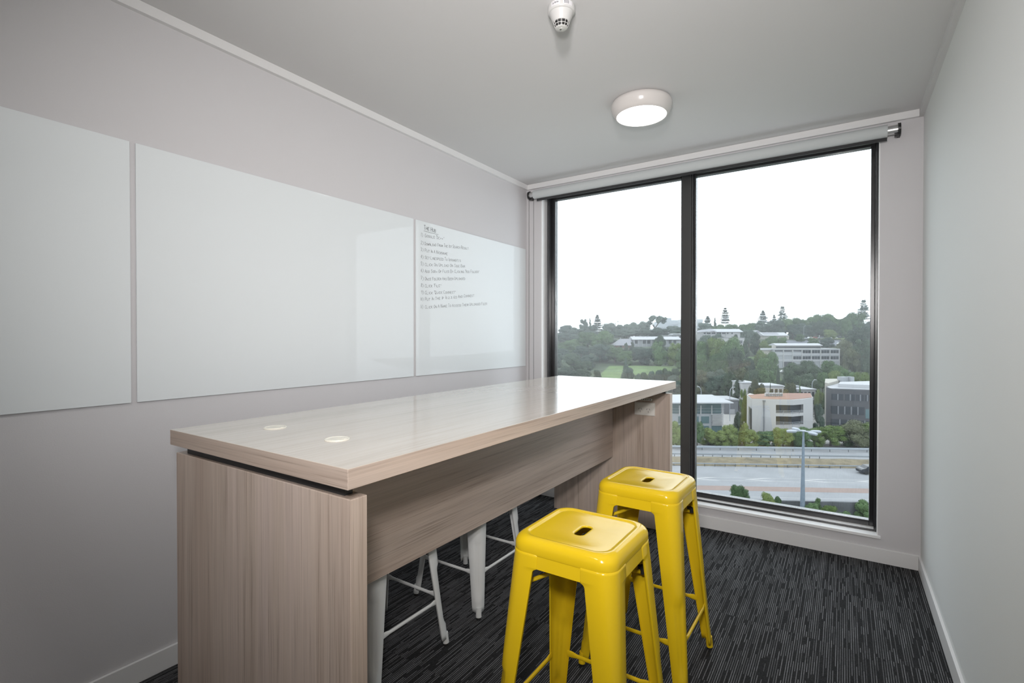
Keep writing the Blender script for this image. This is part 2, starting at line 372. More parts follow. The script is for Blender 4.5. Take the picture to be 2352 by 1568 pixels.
LINES = [('1)', 'GOOGLE "DC++"', -.985, 1.811, 1.822), ('2)', 'DOWNLOAD FROM THE 1ST SEARCH RESULT.', -.735, 1.764, 1.797), ('3)', 'PUT IN A NICKNAME', -.950, 1.724, 1.732),
 ('4)', 'SET LINESPEED TO 1000MBIT/S', -.818, 1.682, 1.706), ('5)', 'CLICK ON UPLOAD ON SIDE BAR', -.774, 1.641, 1.675), ('6)', 'ADD 5GB+ OF FILES BY CLICKING "ADD FOLDER"', -.624, 1.601, 1.655),
 ('7)', 'ONCE FOLDER HAS BEEN UPLOADED', -.774, 1.555, 1.595), ('8)', 'CLICK "FILE"', -1.014, 1.514, 1.528), ('9)', 'CLICK "QUICK CONNECT"', -.872, 1.473, 1.499),
 ('10)', 'PUT IN THE IP 10.2.3.122 AND CONNECT', -.677, 1.434, 1.492), ('11)', 'CLICK ON A NAME TO ACCESS THEIR UPLOADED FILES', -.532, 1.388, 1.444)]
for nb, tx, ye, za, zb in LINES:
    write(hw, nb, -1.191-.004*(len(nb)-2), -1.163, za, za+.001, .0165, .0016, put)
    write(hw, tx, -1.157, ye, za, zb, .0155, .0016, put)
hw.build('handwritten_list', INK, bC)['label'] = 'dark marker handwriting headed THE HUB'

# ------------------------------------------------------------------ ceiling fittings
cl = empty('ceiling_light', (1.228, -.888, H)); tag(cl, 'round white bulkhead light glowing on the ceiling near the window', 'light')
MB().lathe([(.132, 0), (.144, -.004), (.149, -.014), (.150, -.024), (.147, -.038), (.141, -.052), (.134, -.063), (.127, -.070), (.1225, -.0725), (.1215, -.070)], 72).build('housing', LAMPH, cl, smooth=True, angle=60)
MB().lathe([(.1215, -.066), (.1215, -.0705), (.118, -.0725), (.09, -.0745), (.05, -.0755), (.001, -.076)], 64).build('diffuser', LAMPE, cl, smooth=True, angle=60)

sd = empty('smoke_detector', (1.2345, -1.756, H), 0); tag(sd, 'white cone-shaped smoke detector with dark vents and a paper label on the ceiling', 'smoke detector')
MB().lathe([(.047, 0), (.0485, -.003), (.0485, -.021), (.0455, -.025), (.042, -.026)], 56).build('base', WHITEPL, sd, smooth=True, angle=50)
hd = MB().lathe([(.0425, -.024), (.0425, -.0265), (.0405, -.030), (.0345, -.046), (.030, -.055), (.0285, -.057)], 56).build('head', WHITEPL, sd, smooth=True, angle=50)
MB().lathe([(.026, -.055), (.0205, -.073)], 40).build('vent_chamber', DARKM, sd)
cg = MB()
for k in range(12):
    a = 2*math.pi*k/12; d0, d1 = (math.cos(a), math.sin(a)), None
    cg.path([(.0280*d0[0], .0280*d0[1], -.056), (.0245*d0[0], .0245*d0[1], -.0675), (.0205*d0[0], .0205*d0[1], -.0765)], .0010, 6)
def tor(mb, R0, z, r, n=48):
    rings = [[(math.cos(2*math.pi*i/n)*(R0+r*math.cos(2*math.pi*j/8)), math.sin(2*math.pi*i/n)*(R0+r*math.cos(2*math.pi*j/8)), z+r*math.sin(2*math.pi*j/8)) for i in range(n)] for j in range(9)]
    mb.ring(rings)
tor(cg, .0248, -.0665, .0010); tor(cg, .0210, -.0755, .0012)
cg.build('vent_cage', WHITEPL, sd, smooth=True)
MB().lathe([(.0205, -.0755), (.0200, -.0775), (.0165, -.079), (.0095, -.0795), (.009, -.0805), (.001, -.0807)], 40).build('nose_cap', mat('detector_cap', (.55, .55, .53), .35), sd, smooth=True, angle=50)
MB().lathe([(.0035, -.0800), (.0035, -.0812)], 16, (-.002, -.002, 0)).build('indicator_lens', mat('indicator', (.12, .13, .12), .2), sd)
# two paper labels wrapped on the base, facing the camera side
def arc_patch(mb, r, a0, a1, z0, z1, n=14):
    vs = []; fs = []
    for i in range(n+1):
        a = a0+(a1-a0)*i/n; vs += [(r*math.cos(a), r*math.sin(a), z0), (r*math.cos(a), r*math.sin(a), z1)]
    for i in range(n): fs.append((2*i, 2*i+2, 2*i+3, 2*i+1))
    mb.add(vs, fs)
face = math.atan2(CAM.y+1.756, CAM.x-1.2345)
LB = MB(); arc_patch(LB, .0488, face-.80, face-.08, -.0195, -.004); LB.build('paper_label', mat('label_paper', (.66, .65, .67), .6), sd)
LB = MB(); arc_patch(LB, .0488, face+.12, face+.86, -.0195, -.004); LB.build('paper_label', bpy.data.materials['label_paper'], sd)
tx = MB(); putc = lambda p: (.04895*math.cos(face+p[0]/.0488), .04895*math.sin(face+p[0]/.0488), p[1])
write(tx, 'LB 1 N2 004', -.033, -.009, -.0135, -.0125, .0042, .0010, putc)
for k in range(3): write(tx, 'N0 301 52', .011, .028, -.0085-.0038*k, -.0085-.0038*k, .0023, .0008, putc)
tx.build('label_print', INK, sd)

# ------------------------------------------------------------------ high table
TX0, TX1, TY0, TY1, TZ, TT = .3747, 1.2017, -2.6608, -.1557, .9406, .0456
PZ = .8668; PX0, PX1 = .368, 1.186; PN0, PN1 = -2.6413, -2.5950; PF0, PF1 = -.222, -.176
tb = empty('high_table', (.788, -1.41, 0)); tag(tb, 'tall pale laminate meeting table with slab ends in the middle of the room', 'table')
L = lambda mb, nm, mt, par=tb, **k: mb.build(nm, mt, par, **k)
def loc(o): o.location = (-.788, 1.41, 0); return o
m = MB(); m.m = 0; m.box(TX0, TX1, TY0, TY1, TZ-TT, TZ)
top = loc(L(m, 'tabletop', [WOODT, WOODH, WOODE], bevel=.0012))
for pl in top.data.polygons:
    nrm = pl.normal; pl.material_index = 0 if abs(nrm.z) > .5 else (1 if abs(nrm.x) > .5 else 2)
loc(L(MB().box(PX0, PX1, PN0, PN1, 0.002, PZ), 'end_panel', WOODV, bevel=.002))
loc(L(MB().box(PX0, PX1, PF0, PF1, 0.002, PZ), 'end_panel', WOODV, bevel=.002))
loc(L(MB().box(.772, .809, PN1, PF0, .426, .880), 'modesty_panel', WOODH, bevel=.001))
for y0 in (PN0+.012, PF0+.012):
    loc(L(MB().box(PX0+.045, PX1-.035, y0, y0+.022, PZ, TZ-TT), 'spacer_rail', mat('spacer_black', (.03, .03, .032), .45)))
for gx, gy in ((.6115, -2.466), (.9195, -2.4725)):
    g = MB().lathe([(.0335, 0), (.0335, .0016), (.0315, .0026), (.029, .0022), (.0285, .0014), (.001, .0014)], 48, (gx, gy, TZ)).build('cable_grommet', GROM, tb, smooth=True, angle=30); loc(g)
    s_ = MB().lathe([(.026, 0), (.0255, .0012), (.001, .0014)], 40, (gx+.002, gy, TZ+.0014)).build('grommet_lid', mat('grommet_lid', (.70, .68, .60), .3), g, smooth=True)
    s2 = MB().box(gx-.004, gx+.024, gy+.004, gy+.014, TZ+.0015, TZ+.0034).build('cable_notch', GROM, g, bevel=.001)
# double power point on the far end panel, small connector strip above it
po = MB().xprism([(PF0-.0001, .7185), (PF0-.010, .7205), (PF0-.0115, .724), (PF0-.0115, .797), (PF0-.010, .8015), (PF0-.0001, .803)], .961, 1.092).build('power_point', OUTL, tb, bevel=.0015); loc(po)
SL = mat('socket_slot', (.03, .03, .03), .6)
for cx in (.998, 1.050):
    sl = MB(); yy = PF0-.0118
    def bar(x, z, ang, ln):
        dx, dz = math.sin(ang)*ln/2, math.cos(ang)*ln/2; nx, nz = math.cos(ang)*.0011, -math.sin(ang)*.0011
        sl.add([(x-dx-nx, yy, z-dz-nz), (x+dx-nx, yy, z+dz-nz), (x+dx+nx, yy, z+dz+nz), (x-dx+nx, yy, z-dz+nz)], [(0, 3, 2, 1)])
    bar(cx-.0085, .7605, R(30), .011); bar(cx+.0085, .7605, R(-30), .011); bar(cx, .744, 0, .011)
    sl.build('socket_slots', SL, po)
for cx in (.976, 1.073):
    MB().box(cx-.009, cx+.009, PF0-.0145, PF0-.011, .777, .792).build('rocker_switch', OUTL, po, bevel=.001)
cs = MB().box(.985, 1.072, PF0-.012, PF0-.0001, .815, .829).build('connector_strip', OUTL, tb, bevel=.001); loc(cs)
sl = MB()
for k in range(6): sl.box(.992+k*.0135, .998+k*.0135, PF0-.0124, PF0-.0118, .819, .825)
sl.build('connector_ports', SL, cs)

# ------------------------------------------------------------------ stools
def rsq(h, r, z, k=7):
    pts = []
    for q, (sx, sy) in enumerate(((1, 1), (-1, 1), (-1, -1), (1, -1))):
        for i in range(k+1):
            a = math.pi/2*(q+i/k); pts.append((sx*(h-r)+r*math.cos(a), sy*(h-r)+r*math.sin(a), z))
    return pts
def make_stool(kind, M_, label, group):
    root = empty('metal_stool', (0, 0, 0)); tag(root, label, 'stool', group)
    # pressed seat cap: outer skirt, rounded shoulder, shallow rim, flat centre with a slot
    prof = [(.1475, .043, .6455), (.1490, .044, .6458), (.1498, .045, .650), (.1495, .045, .664), (.1478, .046, .6715), (.1440, .046, .6785), (.1385, .045, .6835), (.1320, .043, .6860), (.1270, .041, .6862), (.1225, .039, .6850), (.1195, .037, .6832), (.1160, .035, .6825), (.1145, .0345, .6824), (.109, .033, .6824)]
    rings = [rsq(*p) for p in prof]
    base = rings[-1]; hx, hy = .0150, .0370
    def slot(px, py, z, g=0):
        a = math.atan2(py, px); c, s_ = math.cos(a), math.sin(a); ax, ay, rr = hx+g, hy+g, .0142+g*.8
        # ray against a rounded rectangle
        lo, hi = 0, .2
        def inside(t):
            x, y = abs(c*t), abs(s_*t)
            if x > ax or y > ay: return False
            qx, qy = x-(ax-rr), y-(ay-rr)
            return not (qx > 0 and qy > 0 and qx*qx+qy*qy > rr*rr)
        for _ in range(30):
            mid = (lo+hi)/2
            if inside(mid): lo = mid
            else: hi = mid
        return (c*lo, s_*lo, z)
    # denser ring so that the slot is smooth
    def dens(r): 
        out = []
        for i in range(len(r)):
            a, b = Vector(r[i]), Vector(r[(i+1)%len(r)]); n_ = 6 if (b-a).length > .03 else 1
            out += [tuple(a+(b-a)*j/n_) for j in range(n_)]
        return out
    rings = [dens(r) for r in rings]; base = rings[-1]
    m1 = [tuple(Vector(p)*.75+Vector(slot(p[0], p[1], p[2], .003))*.25-Vector((0, 0, .0016))) for p in base]; mid = [tuple(Vector(p)*.45+Vector(slot(p[0], p[1], p[2], .003))*.55-Vector((0, 0, .0030))) for p in base]
    rings += [m1, mid, [slot(p[0], p[1], .6788, .0080) for p in base], [slot(p[0], p[1], .6788, .0040) for p in base], [slot(p[0], p[1], .6786, .0022) for p in base], [slot(p[0], p[1], .6779, .0007) for p in base], [slot(p[0], p[1], .6765, 0) for p in base], [slot(p[0], p[1], .6730, 0) for p in base]]
    mb = MB(); mb.ring(rings); st = mb.build('seat', M_, root, smooth=True, angle=50)
    so = st.modifiers.new('sheet', 'SOLIDIFY'); so.thickness = .0012; so.offset = -1
    # apron band under the cap
    mb = MB(); mb.ring([rsq(.1472, .041, .648), rsq(.1490, .042, .628), rsq(.1506, .043, .611), rsq(.1490, .042, .6105), rsq(.1474, .041, .628), rsq(.1456, .040, .648)])
    mb.build('apron', M_, root, smooth=True, angle=50)
    zs = [.6475, .640, .628, .615, .6105, .608, .6055, .603, .60, .58, .54, .48, .42, .36, .33, .315, .30, .26, .2, .15, .10, .085, .07, .05, .03]
    for (sx, sy) in ((1, -1), (1, 1), (-1, 1), (-1, -1)):
        rings = []
        for z in zs:
            out = .1488+(.6475-z)*.0780 if z > .60 else .1525+(.60-z)*.0735
            inn = .074+(.61-z)*.142 if z < .61 else .0725+(.6475-z)*.04
            if z < .30: inn = min(inn, out-.030)
            inn -= {.6105: .011, .608: .0055, .6055: .0025, .603: .0008}.get(z, .011 if z > .6105 else 0)
            r = .043-(.6475-z)*.040
            g = 0
            if .085 < z < .32: g = .0075*min(1, (z-.08)/.015, (.325-z)/.015)   # pressed groove low on the corner
            pts = [(inn, out-.0065), (inn+.001, out-.001), (inn+.0035, out)]
            K = 8
            for i in range(K+1):
                a = math.pi/2*(1-i/K); cx = out-r; t = 1-abs(2*i/K-1); dd = g*min(1, t*2.2)
                pts.append((cx+(r-dd)*math.cos(a), cx+(r-dd)*math.sin(a)))
            pts += [(out, inn+.0035), (out-.001, inn+.001), (out-.0065, inn)]
            row = [(x*sx, y*sy, z) for x, y in pts]
            if sx*sy < 0: row = row[::-1]
            rings.append(row)
        mb = MB(); mb.ring(rings, closed=False); lg = mb.build('leg', M_, root, smooth=True, angle=50)
        so = lg.modifiers.new('sheet', 'SOLIDIFY'); so.thickness = .0014; so.offset = 0
        fc = .1975-.012; gl = MB(); gl.tube((sx*(fc-.003), sy*(fc-.003), .050), (sx*fc, sy*fc, .010), .0125, 20); gl.build('foot_cap', M_, lg, smooth=True, angle=50)
        MB().tube((sx*fc, sy*fc, .0115), (sx*fc, sy*fc, .0005), .0105, 18).build('rubber_tip', RUBBER, lg, smooth=True)
    o19 = .1537+(.60-.19)*.0725-.006; e = .050
    for (a, b) in (((-1, -1), (1, -1)), ((1, -1), (1, 1)), ((1, 1), (-1, 1)), ((-1, 1), (-1, -1))):
        mb = MB(); P = Vector((a[0]*o19, a[1]*o19, .19)); Q = Vector((b[0]*o19, b[1]*o19, .19)); d = (Q-P).normalized()
        p1, p2 = P+d*.038, Q-d*.038; n_ = d.cross(Vector((0, 0, 1)))
        def sect(c, hw, hh, k=10): return [tuple(c+n_*(hw*math.cos(2*math.pi*i/k))+Vector((0, 0, hh*math.sin(2*math.pi*i/k)))) for i in range(k)]
        mb.ring([sect(p1, .0018, .011), sect(p1+d*.018, .0022, .011), sect(p1+d*.034, .0055, .0065), sect(p2-d*.034, .0055, .0065), sect(p2-d*.018, .0022, .011), sect(p2, .0018, .011)])
        mb.build('footrest_bar', M_, root, smooth=True, angle=60)
    for s_ in (1, -1):
        mb = MB(); q = .1405; zz = .540
        mb.path([(-q, -q*s_, zz), (-.05, -.05*s_, .574), (0, 0, .582+.004*s_), (.05, .05*s_, .574), (q, q*s_, zz)], .0058, 10); mb.build('cross_brace', M_, root, smooth=True)
    for (sx, sy) in ((1, -1), (1, 1), (-1, 1), (-1, -1)):
        MB().box(-.008, .008, -.014, .014, -.009, .009).build('stacking_pad', RUBBER, root, bevel=.001)
        pd = root.children[-1]; pd.location = (sx*.1270, sy*.1270, .552); pd.rotation_euler = (0, 0, R(45)*sx*sy)
    return root
y1 = make_stool('yellow', YEL, 'yellow metal stool in front, nearer the camera', 'yellow metal stools')
y1.location = (1.4735, -2.075, 0)
y2 = copy_tree(y1); y2.location = (1.462, -1.482, 0); y2.rotation_euler = (0, 0, R(-.6))
y2['label'] = 'scuffed yellow metal stool further back, close to the window'
w1 = make_stool('white', WHT, 'white metal stool tucked under the table at its near end', 'white metal stools')
w1.location = (.585, -2.035, 0)
w2 = copy_tree(w1); w2.location = (.585, -1.450, 0); w2['label'] = 'white metal stool tucked under the table, the one closer to the window'

# ------------------------------------------------------------------ the valley outside: everything in metres, d ahead of the room, l to the right
FW = Vector((-math.sin(YAW), math.cos(YAW), 0)); RT = Vector((math.cos(YAW), math.sin(YAW), 0)); O0 = Vector((CAM.x, CAM.y, 0))
def P(l, d, z): return O0+RT*l+FW*d+Vector((0, 0, z))
def lat(u, d): return (u-1176)/F*d
def alt(v, d): return CAM.z-(v-771.4)/F*d
PROF = [(0, -27.5), (50, -27), (72, -24.4), (74, -23.5), (108, -22.95), (140, -22.7), (180, -21), (220, -18.2), (262, -15.2), (300, -9), (340, -2.2), (372, -.6), (430, .5), (700, 1)]
def ground(d, l=200):
    k = 1.0*max(0, min(1, (38-l)/6)) if 50 < d < 73.5 else 0
    for (a, za), (b, zb) in zip(PROF, PROF[1:]):
        if a <= d <= b: return za+(zb-za)*(d-a)/(b-a)+k
    return PROF[-1][1]
OUT = .66   # outdoor colours dimmed to balance the strengthened sky light
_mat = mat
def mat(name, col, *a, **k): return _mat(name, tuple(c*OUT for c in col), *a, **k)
def lin(r, g, b): return tuple(((c/255+.055)/1.055)**2.4 if c > 10 else c/3294 for c in (r, g, b))

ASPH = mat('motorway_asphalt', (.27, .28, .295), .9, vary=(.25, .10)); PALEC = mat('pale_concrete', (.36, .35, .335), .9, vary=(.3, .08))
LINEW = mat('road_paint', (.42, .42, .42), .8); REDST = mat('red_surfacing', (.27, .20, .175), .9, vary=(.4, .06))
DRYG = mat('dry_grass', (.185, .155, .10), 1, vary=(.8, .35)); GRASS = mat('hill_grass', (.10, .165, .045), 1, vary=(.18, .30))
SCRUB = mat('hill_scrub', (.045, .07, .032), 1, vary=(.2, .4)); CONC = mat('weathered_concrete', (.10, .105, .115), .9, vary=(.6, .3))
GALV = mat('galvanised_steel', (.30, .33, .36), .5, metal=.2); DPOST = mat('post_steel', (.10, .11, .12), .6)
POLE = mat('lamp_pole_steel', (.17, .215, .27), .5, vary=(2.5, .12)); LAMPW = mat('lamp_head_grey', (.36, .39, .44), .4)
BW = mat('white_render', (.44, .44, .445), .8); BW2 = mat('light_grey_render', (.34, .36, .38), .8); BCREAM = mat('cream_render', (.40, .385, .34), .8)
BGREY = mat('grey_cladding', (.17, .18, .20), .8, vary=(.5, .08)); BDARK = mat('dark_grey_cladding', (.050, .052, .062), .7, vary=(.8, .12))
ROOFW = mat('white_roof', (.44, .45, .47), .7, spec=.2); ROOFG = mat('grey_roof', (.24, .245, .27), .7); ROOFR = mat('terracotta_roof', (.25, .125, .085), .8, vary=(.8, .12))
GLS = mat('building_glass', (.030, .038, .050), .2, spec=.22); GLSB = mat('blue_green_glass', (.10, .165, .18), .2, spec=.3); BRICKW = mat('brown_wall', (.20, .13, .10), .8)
HAZEW = mat('hazed_pale_wall', (.50, .53, .56), .9); HAZEG = mat('hazed_grey_wall', (.42, .46, .50), .9)  # distance haze mixed into these wall colours
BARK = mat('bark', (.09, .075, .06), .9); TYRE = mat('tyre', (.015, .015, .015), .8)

# terrain
m = MB(); ds = [73, 90, 108, 140, 160, 180, 200, 220, 240, 262, 280, 300, 320, 340, 372, 400, 430, 560, 700]; ls = list(range(-160, 561, 30)); rg = random.Random(2)
for d in ds:
    for l in ls: m.v.append(tuple(P(l, d, ground(d)+(rg.uniform(-.5, .5) if d > 160 else 0))))
nl = len(ls)
for i in range(len(ds)-1):
    for j in range(nl-1): m.f.append((i*nl+j, i*nl+j+1, (i+1)*nl+j+1, (i+1)*nl+j)); m.mi.append(0)
struct(m.build('ground_hillside', SCRUB))
m = MB(); es = [20, 49, 55, 60, 66, 69, 71, 72.9]; ll = [-120, 10, 20, 30, 33, 36, 39, 45, 60, 80, 200]
for d in es:
    for l in ll: m.v.append(tuple(P(l, d, ground(d, l)+rg.uniform(-.12, .12))))
for i in range(len(es)-1):
    for j in range(len(ll)-1): k = i*len(ll)+j; m.f.append((k, k+1, k+len(ll)+1, k+len(ll))); m.mi.append(0)
struct(m.build('ground_embankment', mat('bank_undergrowth', (.085, .12, .06), 1, vary=(1.2, .45))))
def patch(name, pts, m_, lift=.12, label=None, n=6):
    """a piece of ground surface; pts = four (l, d) corners, subdivided so that it follows the slope"""
    a, b, c, e = [Vector(p) for p in pts]; mb = MB()
    for i in range(n+1):
        for j in range(n+1):
            p = (a*(1-j/n)+b*(j/n))*(1-i/n)+(e*(1-j/n)+c*(j/n))*(i/n); mb.v.append(tuple(P(p.x, p.y, ground(p.y)+lift)))
    for i in range(n):
        for j in range(n): k = i*(n+1)+j; mb.f.append((k, k+1, k+n+2, k+n+1)); mb.mi.append(0)
    return struct(mb.build(name, m_), label)
patch('ground_meadow', [(lat(1350, 200), 200), (lat(1600, 200), 200), (lat(1580, 262), 262), (lat(1400, 262), 262)], GRASS, .9)
patch('ground_yard', [(20, 108.5), (110, 108.5), (120, 168), (30, 168)], PALEC, .15)
patch('ground_bank', [(lat(1680, 200), 180), (lat(1760, 200), 180), (lat(1760, 285), 285), (lat(1700, 285), 285)], GRASS, .9)
patch('ground_bank', [(lat(1760, 172), 168), (lat(1830, 172), 168), (lat(1815, 205), 205), (lat(1780, 205), 205)], GRASS, .6)
patch('ground_lawn', [(lat(1850, 345), 348), (lat(1985, 345), 348), (lat(1985, 360), 362), (lat(1850, 360), 362)], mat('lawn_grass', (.17, .24, .05), 1, vary=(.3, .15)), .9)
patch('ground_car_park', [(lat(1810, 305), 318), (lat(1970, 305), 318), (lat(1970, 335), 338), (lat(1810, 335), 338)], mat('car_park_asphalt', (.13, .14, .17), .9), .9)

# motorway: local s along it, t across it (t = 0 at its red strip)
RA = YAW-.065
RO = Matrix.Translation(P(29, 80, -22.77)) @ Matrix.Rotation(RA, 4, 'Z')
def road(o): o.matrix_world = RO; return o
S0, S1 = -75, 110
rd = struct(road(MB().box(S0, S1, -7.2, 30, -.6, 0).build('motorway', ASPH)))
def kid(o): o.parent = rd; return o
mk = MB()
for t, w in ((5.35, .14), (3.55, .14), (-5.0, .16), (20.9, .12)): mk.box(S0, S1, t-w/2, t+w/2, 0, .012)
for k in range(-6, 11):
    s = k*8.9+.6
    mk.prism([(s, 4.45), (s+3.6, 5.35), (s+5.2, 5.35), (s+1.6, 4.45)], 0, .013); mk.prism([(s, 4.45), (s+1.6, 4.45), (s+5.2, 3.55), (s+3.6, 3.55)], 0, .013)
kid(mk.build('lane_marking', LINEW))
kid(MB().box(S0, S1, -1.9, .5, 0, .008).build('red_strip', REDST))
vg = MB(); nn = 60
for i in range(nn+1):
    s = S0+(S1-S0)*i/nn
    for j, t in enumerate((12.9, 14.2, 16, 17.8, 19.2)): vg.v.append((s, t, (.02, .5, .75, .55, .02)[j]+rg.uniform(-.1, .1)))
for i in range(nn):
    for j in range(4): k = i*5+j; vg.f.append((k, k+5, k+6, k+1)); vg.mi.append(0)
struct(road(vg.build('ground_verge', DRYG)))
struct(road(MB().box(S0, S1, -7.6, -7.2, -4.5, .35).build('motorway_parapet', CONC)))
def rail(t, h, sp, rh, label, m_, pw=.09):
    e = tag(empty('guard_rail', (0, 0, 0)), label, 'guard rail'); e.matrix_world = RO
    MB().xprism([(t-.06, h-rh), (t-.1, h-rh*.75), (t-.06, h-rh*.5), (t-.1, h-rh*.25), (t-.06, h), (t, h), (t, h-rh)], S0, S1).build('beam', m_, e)
    pm = MB().box(-pw/2, pw/2, t, t+.12, 0, h-.03).build('post', DPOST, e); pm.location.x = 2
    k = -6
    for s in [2+sp*i for i in range(-5, 16) if i]:
        c = pm.copy(); COL.objects.link(c); c.parent = e; c.location.x = s
rail(19.6, .85, 1.85, .34, 'steel guard rail on tall posts above the dry grass strip of the motorway', GALV)
rail(12.7, .62, 1.85, .2, 'low guard rail at the foot of the dry grass strip, beside the near lanes', GALV)
rail(26.2, .9, 3.7, .42, 'pale guard rail furthest across the motorway, in front of the hedge trees', mat('pale_rail', (.36, .40, .44), .5))

# street lamps
sl = empty('street_lamp', P(lat(1845, 70), 70, -24.9), YAW); tag(sl, 'tall blue-grey motorway lamp post with four lamp heads', 'street lamp')
ht = alt(990, 70)+24.9
MB().tube((0, 0, 0), (.10, 0, ht), .36, 16, r2=.12).build('pole', POLE, sl, smooth=True)
MB().lathe([(.30, -.08), (.34, 0), (.30, .12), (.06, .16)], 18, (.1, 0, ht)).build('hub', LAMPW, sl, smooth=True)
for ax, ay, dx in ((-1.75, .1, 0), (1.72, -.25, 0), (.35, -1.5, 0), (-.15, 1.6, 0)):
    r_ = math.hypot(ax, ay); a = math.atan2(ay, ax)
    hm = MB(); Mx = Matrix.Translation((.1, 0, ht)) @ Matrix.Rotation(a, 4, 'Z')
    prof = [(0, .10, .07, .07), (.8, .09, .06, .06), (.95, .12, .08, .10), (1.05, .26, .13, .26), (1.35, .31, .18, .30), (1.95, .30, .17, .28), (2.2, .25, .12, .24), (2.28, .14, .06, .10)]
    ringz = [[tuple(Mx @ Vector((x, wy*math.cos(2*math.pi*i/12), (up if math.sin(2*math.pi*i/12) > 0 else dn)*math.sin(2*math.pi*i/12)))) for i in range(12)] for x, wy, up, dn in prof]
    hm.ring(ringz); hm.add(ringz[-1], [tuple(range(12))]); hm.build('lamp_head', LAMPW, sl, smooth=True)
def slim_lamp(u, vt, d, side, label):
    e = empty('street_lamp', P(lat(u, d), d, ground(d)), YAW); h = alt(vt, d)-ground(d); tag(e, label, 'street lamp', None)
    MB().path([(0, 0, 0), (0, 0, h-1.4), (side*.15, 0, h-.6), (side*.6, 0, h-.1), (side*1.0, 0, h)], .085, 8).build('pole', LAMPW, e, smooth=True)
    MB().box(side*1.0-.4, side*1.0+.4, -.15, .15, h-.1, h+.1).build('lamp_head', ROOFW, e, bevel=.05)
slim_lamp(1866, 872, 160, 1, 'slim street lamp standing to the left of the dark grey building')
slim_lamp(1611, 888, 150, -1, 'slim street lamp rising behind the flat white canopy roof, leftmost of the two there')
slim_lamp(1677, 889, 140, 1, 'slim street lamp in front of the plain grey shed, right of the canopy roof')
slim_lamp(1846, 748, 352, 1, 'small pole lamp among parked cars on the hilltop')

# ---------------- buildings
def bld(name, u0, u1, vt, d, label, cat='building', turn=0, vb=None):
    """root at the base of the front face, x to the right, y away, z up; returns root, width, height"""
    zb = ground(d) if vb is None else alt(vb, d); w = lat(u1, d)-lat(u0, d); h = alt(vt, d)-zb
    e = empty(name, P(lat(u0, d), d, zb), YAW+turn); tag(e, label, cat); return e, w, h
def win(e, x0, x1, z0, z1, y=-.05, m_=None, mull=0, frame=None, dep=.25):
    o = MB().box(x0, x1, y, y+dep, z0, z1).build('window', m_ or GLS, e)
    if mull:
        b = MB()
        for k in range(1, mull): xx = x0+(x1-x0)*k/mull; b.box(xx-.05, xx+.05, y-.05, y, z0, z1)
        b.build('glazing_bar', frame or BW, o)
    return o
# 1 white office with terracotta roof: faceted front
d = 120; e, w, h = bld('office_building', 1722, 1858, 902, d, 'white three-storey office with a flat terracotta-red roof and curved balconies')
X = lambda u: lat(u, d)-lat(1722, d); Zf = lambda v: alt(v, d)-ground(d)
Q = lambda u, y: (lat(u, d+y)-lat(1722, d), y)
zt = Zf(916)
m = MB(); m.prism([(X(1728), 0), (X(1777), -1.2), (X(1777), 12), Q(1716, 8)], 0, zt); m.prism([(X(1846), 0), Q(1868, 2.5), Q(1862, 12), (X(1846), 12)], 0, zt)
for z0, z1 in ((0, Zf(974)), (Zf(954), Zf(947)), (Zf(928), zt)): m.prism([(X(1777), -1.2), (X(1812), -1.8), (X(1846), -.2), (X(1846), 6), (X(1777), 6)], z0, z1)
m.build('wall', BW, e)
for z0, z1 in ((Zf(974), Zf(954)), (Zf(947), Zf(928))): MB().prism([(X(1777), .2), (X(1812), -.1), (X(1846), 1), (X(1846), 5), (X(1777), 5)], z0, z1).build('window', GLS, e)
MB().prism([Q(1718.5, 7.6), (X(1730), .4), (X(1778), -.8), (X(1812), -1.3), (X(1845), .4), Q(1866, 2.8), Q(1862, 11.6), Q(1770, 11.6)], zt-.1, zt+.08).build('roof', ROOFR, e)
MB().prism([(X(1728)-.12, .6), (X(1728)+.3, .6), (Q(1716, 8)[0]+.5, 7.4), (Q(1716, 8)[0]-.02, 7.4)], .2, zt-2.4).build('side_window', GLS, e)
for z in (Zf(947)+.35, Zf(974)+.45):
    m = MB()
    for q in (0, .28): m.path([(X(1777), -1.25, z+q), (X(1812), -1.85, z+q), (X(1846), -.25, z+q)], .045, 6)
    for u_ in (1793, 1812, 1832): t = (u_-1777)/69; m.tube((X(u_), -1.25-.55*min(1, t*2)+max(0, t-.5)*3.0, z-.7), (X(u_), -1.25-.55*min(1, t*2)+max(0, t-.5)*3.0, z+.3), .04, 6)
    m.build('balcony_rail', BW2, e)
MB().tube((X(1752), -.75, 0), (X(1752), -.75, Zf(922)), .11, 8).box(X(1752)-.22, X(1752)+.22, -1.0, -.6, Zf(922), Zf(918)).build('drainpipe', BGREY, e)
for i, u_ in enumerate((1783, 1792, 1799, 1808, 1817)):
    ac = MB().box(X(u_)-.36, X(u_)+.36, 4.2, 4.8, zt+.1, zt+.95).build('air_conditioner', BW, e, bevel=.04)
    MB().tube((X(u_), 4.12, zt+.52), (X(u_), 4.2, zt+.52), .3, 14).build('fan_grille', BGREY, ac)
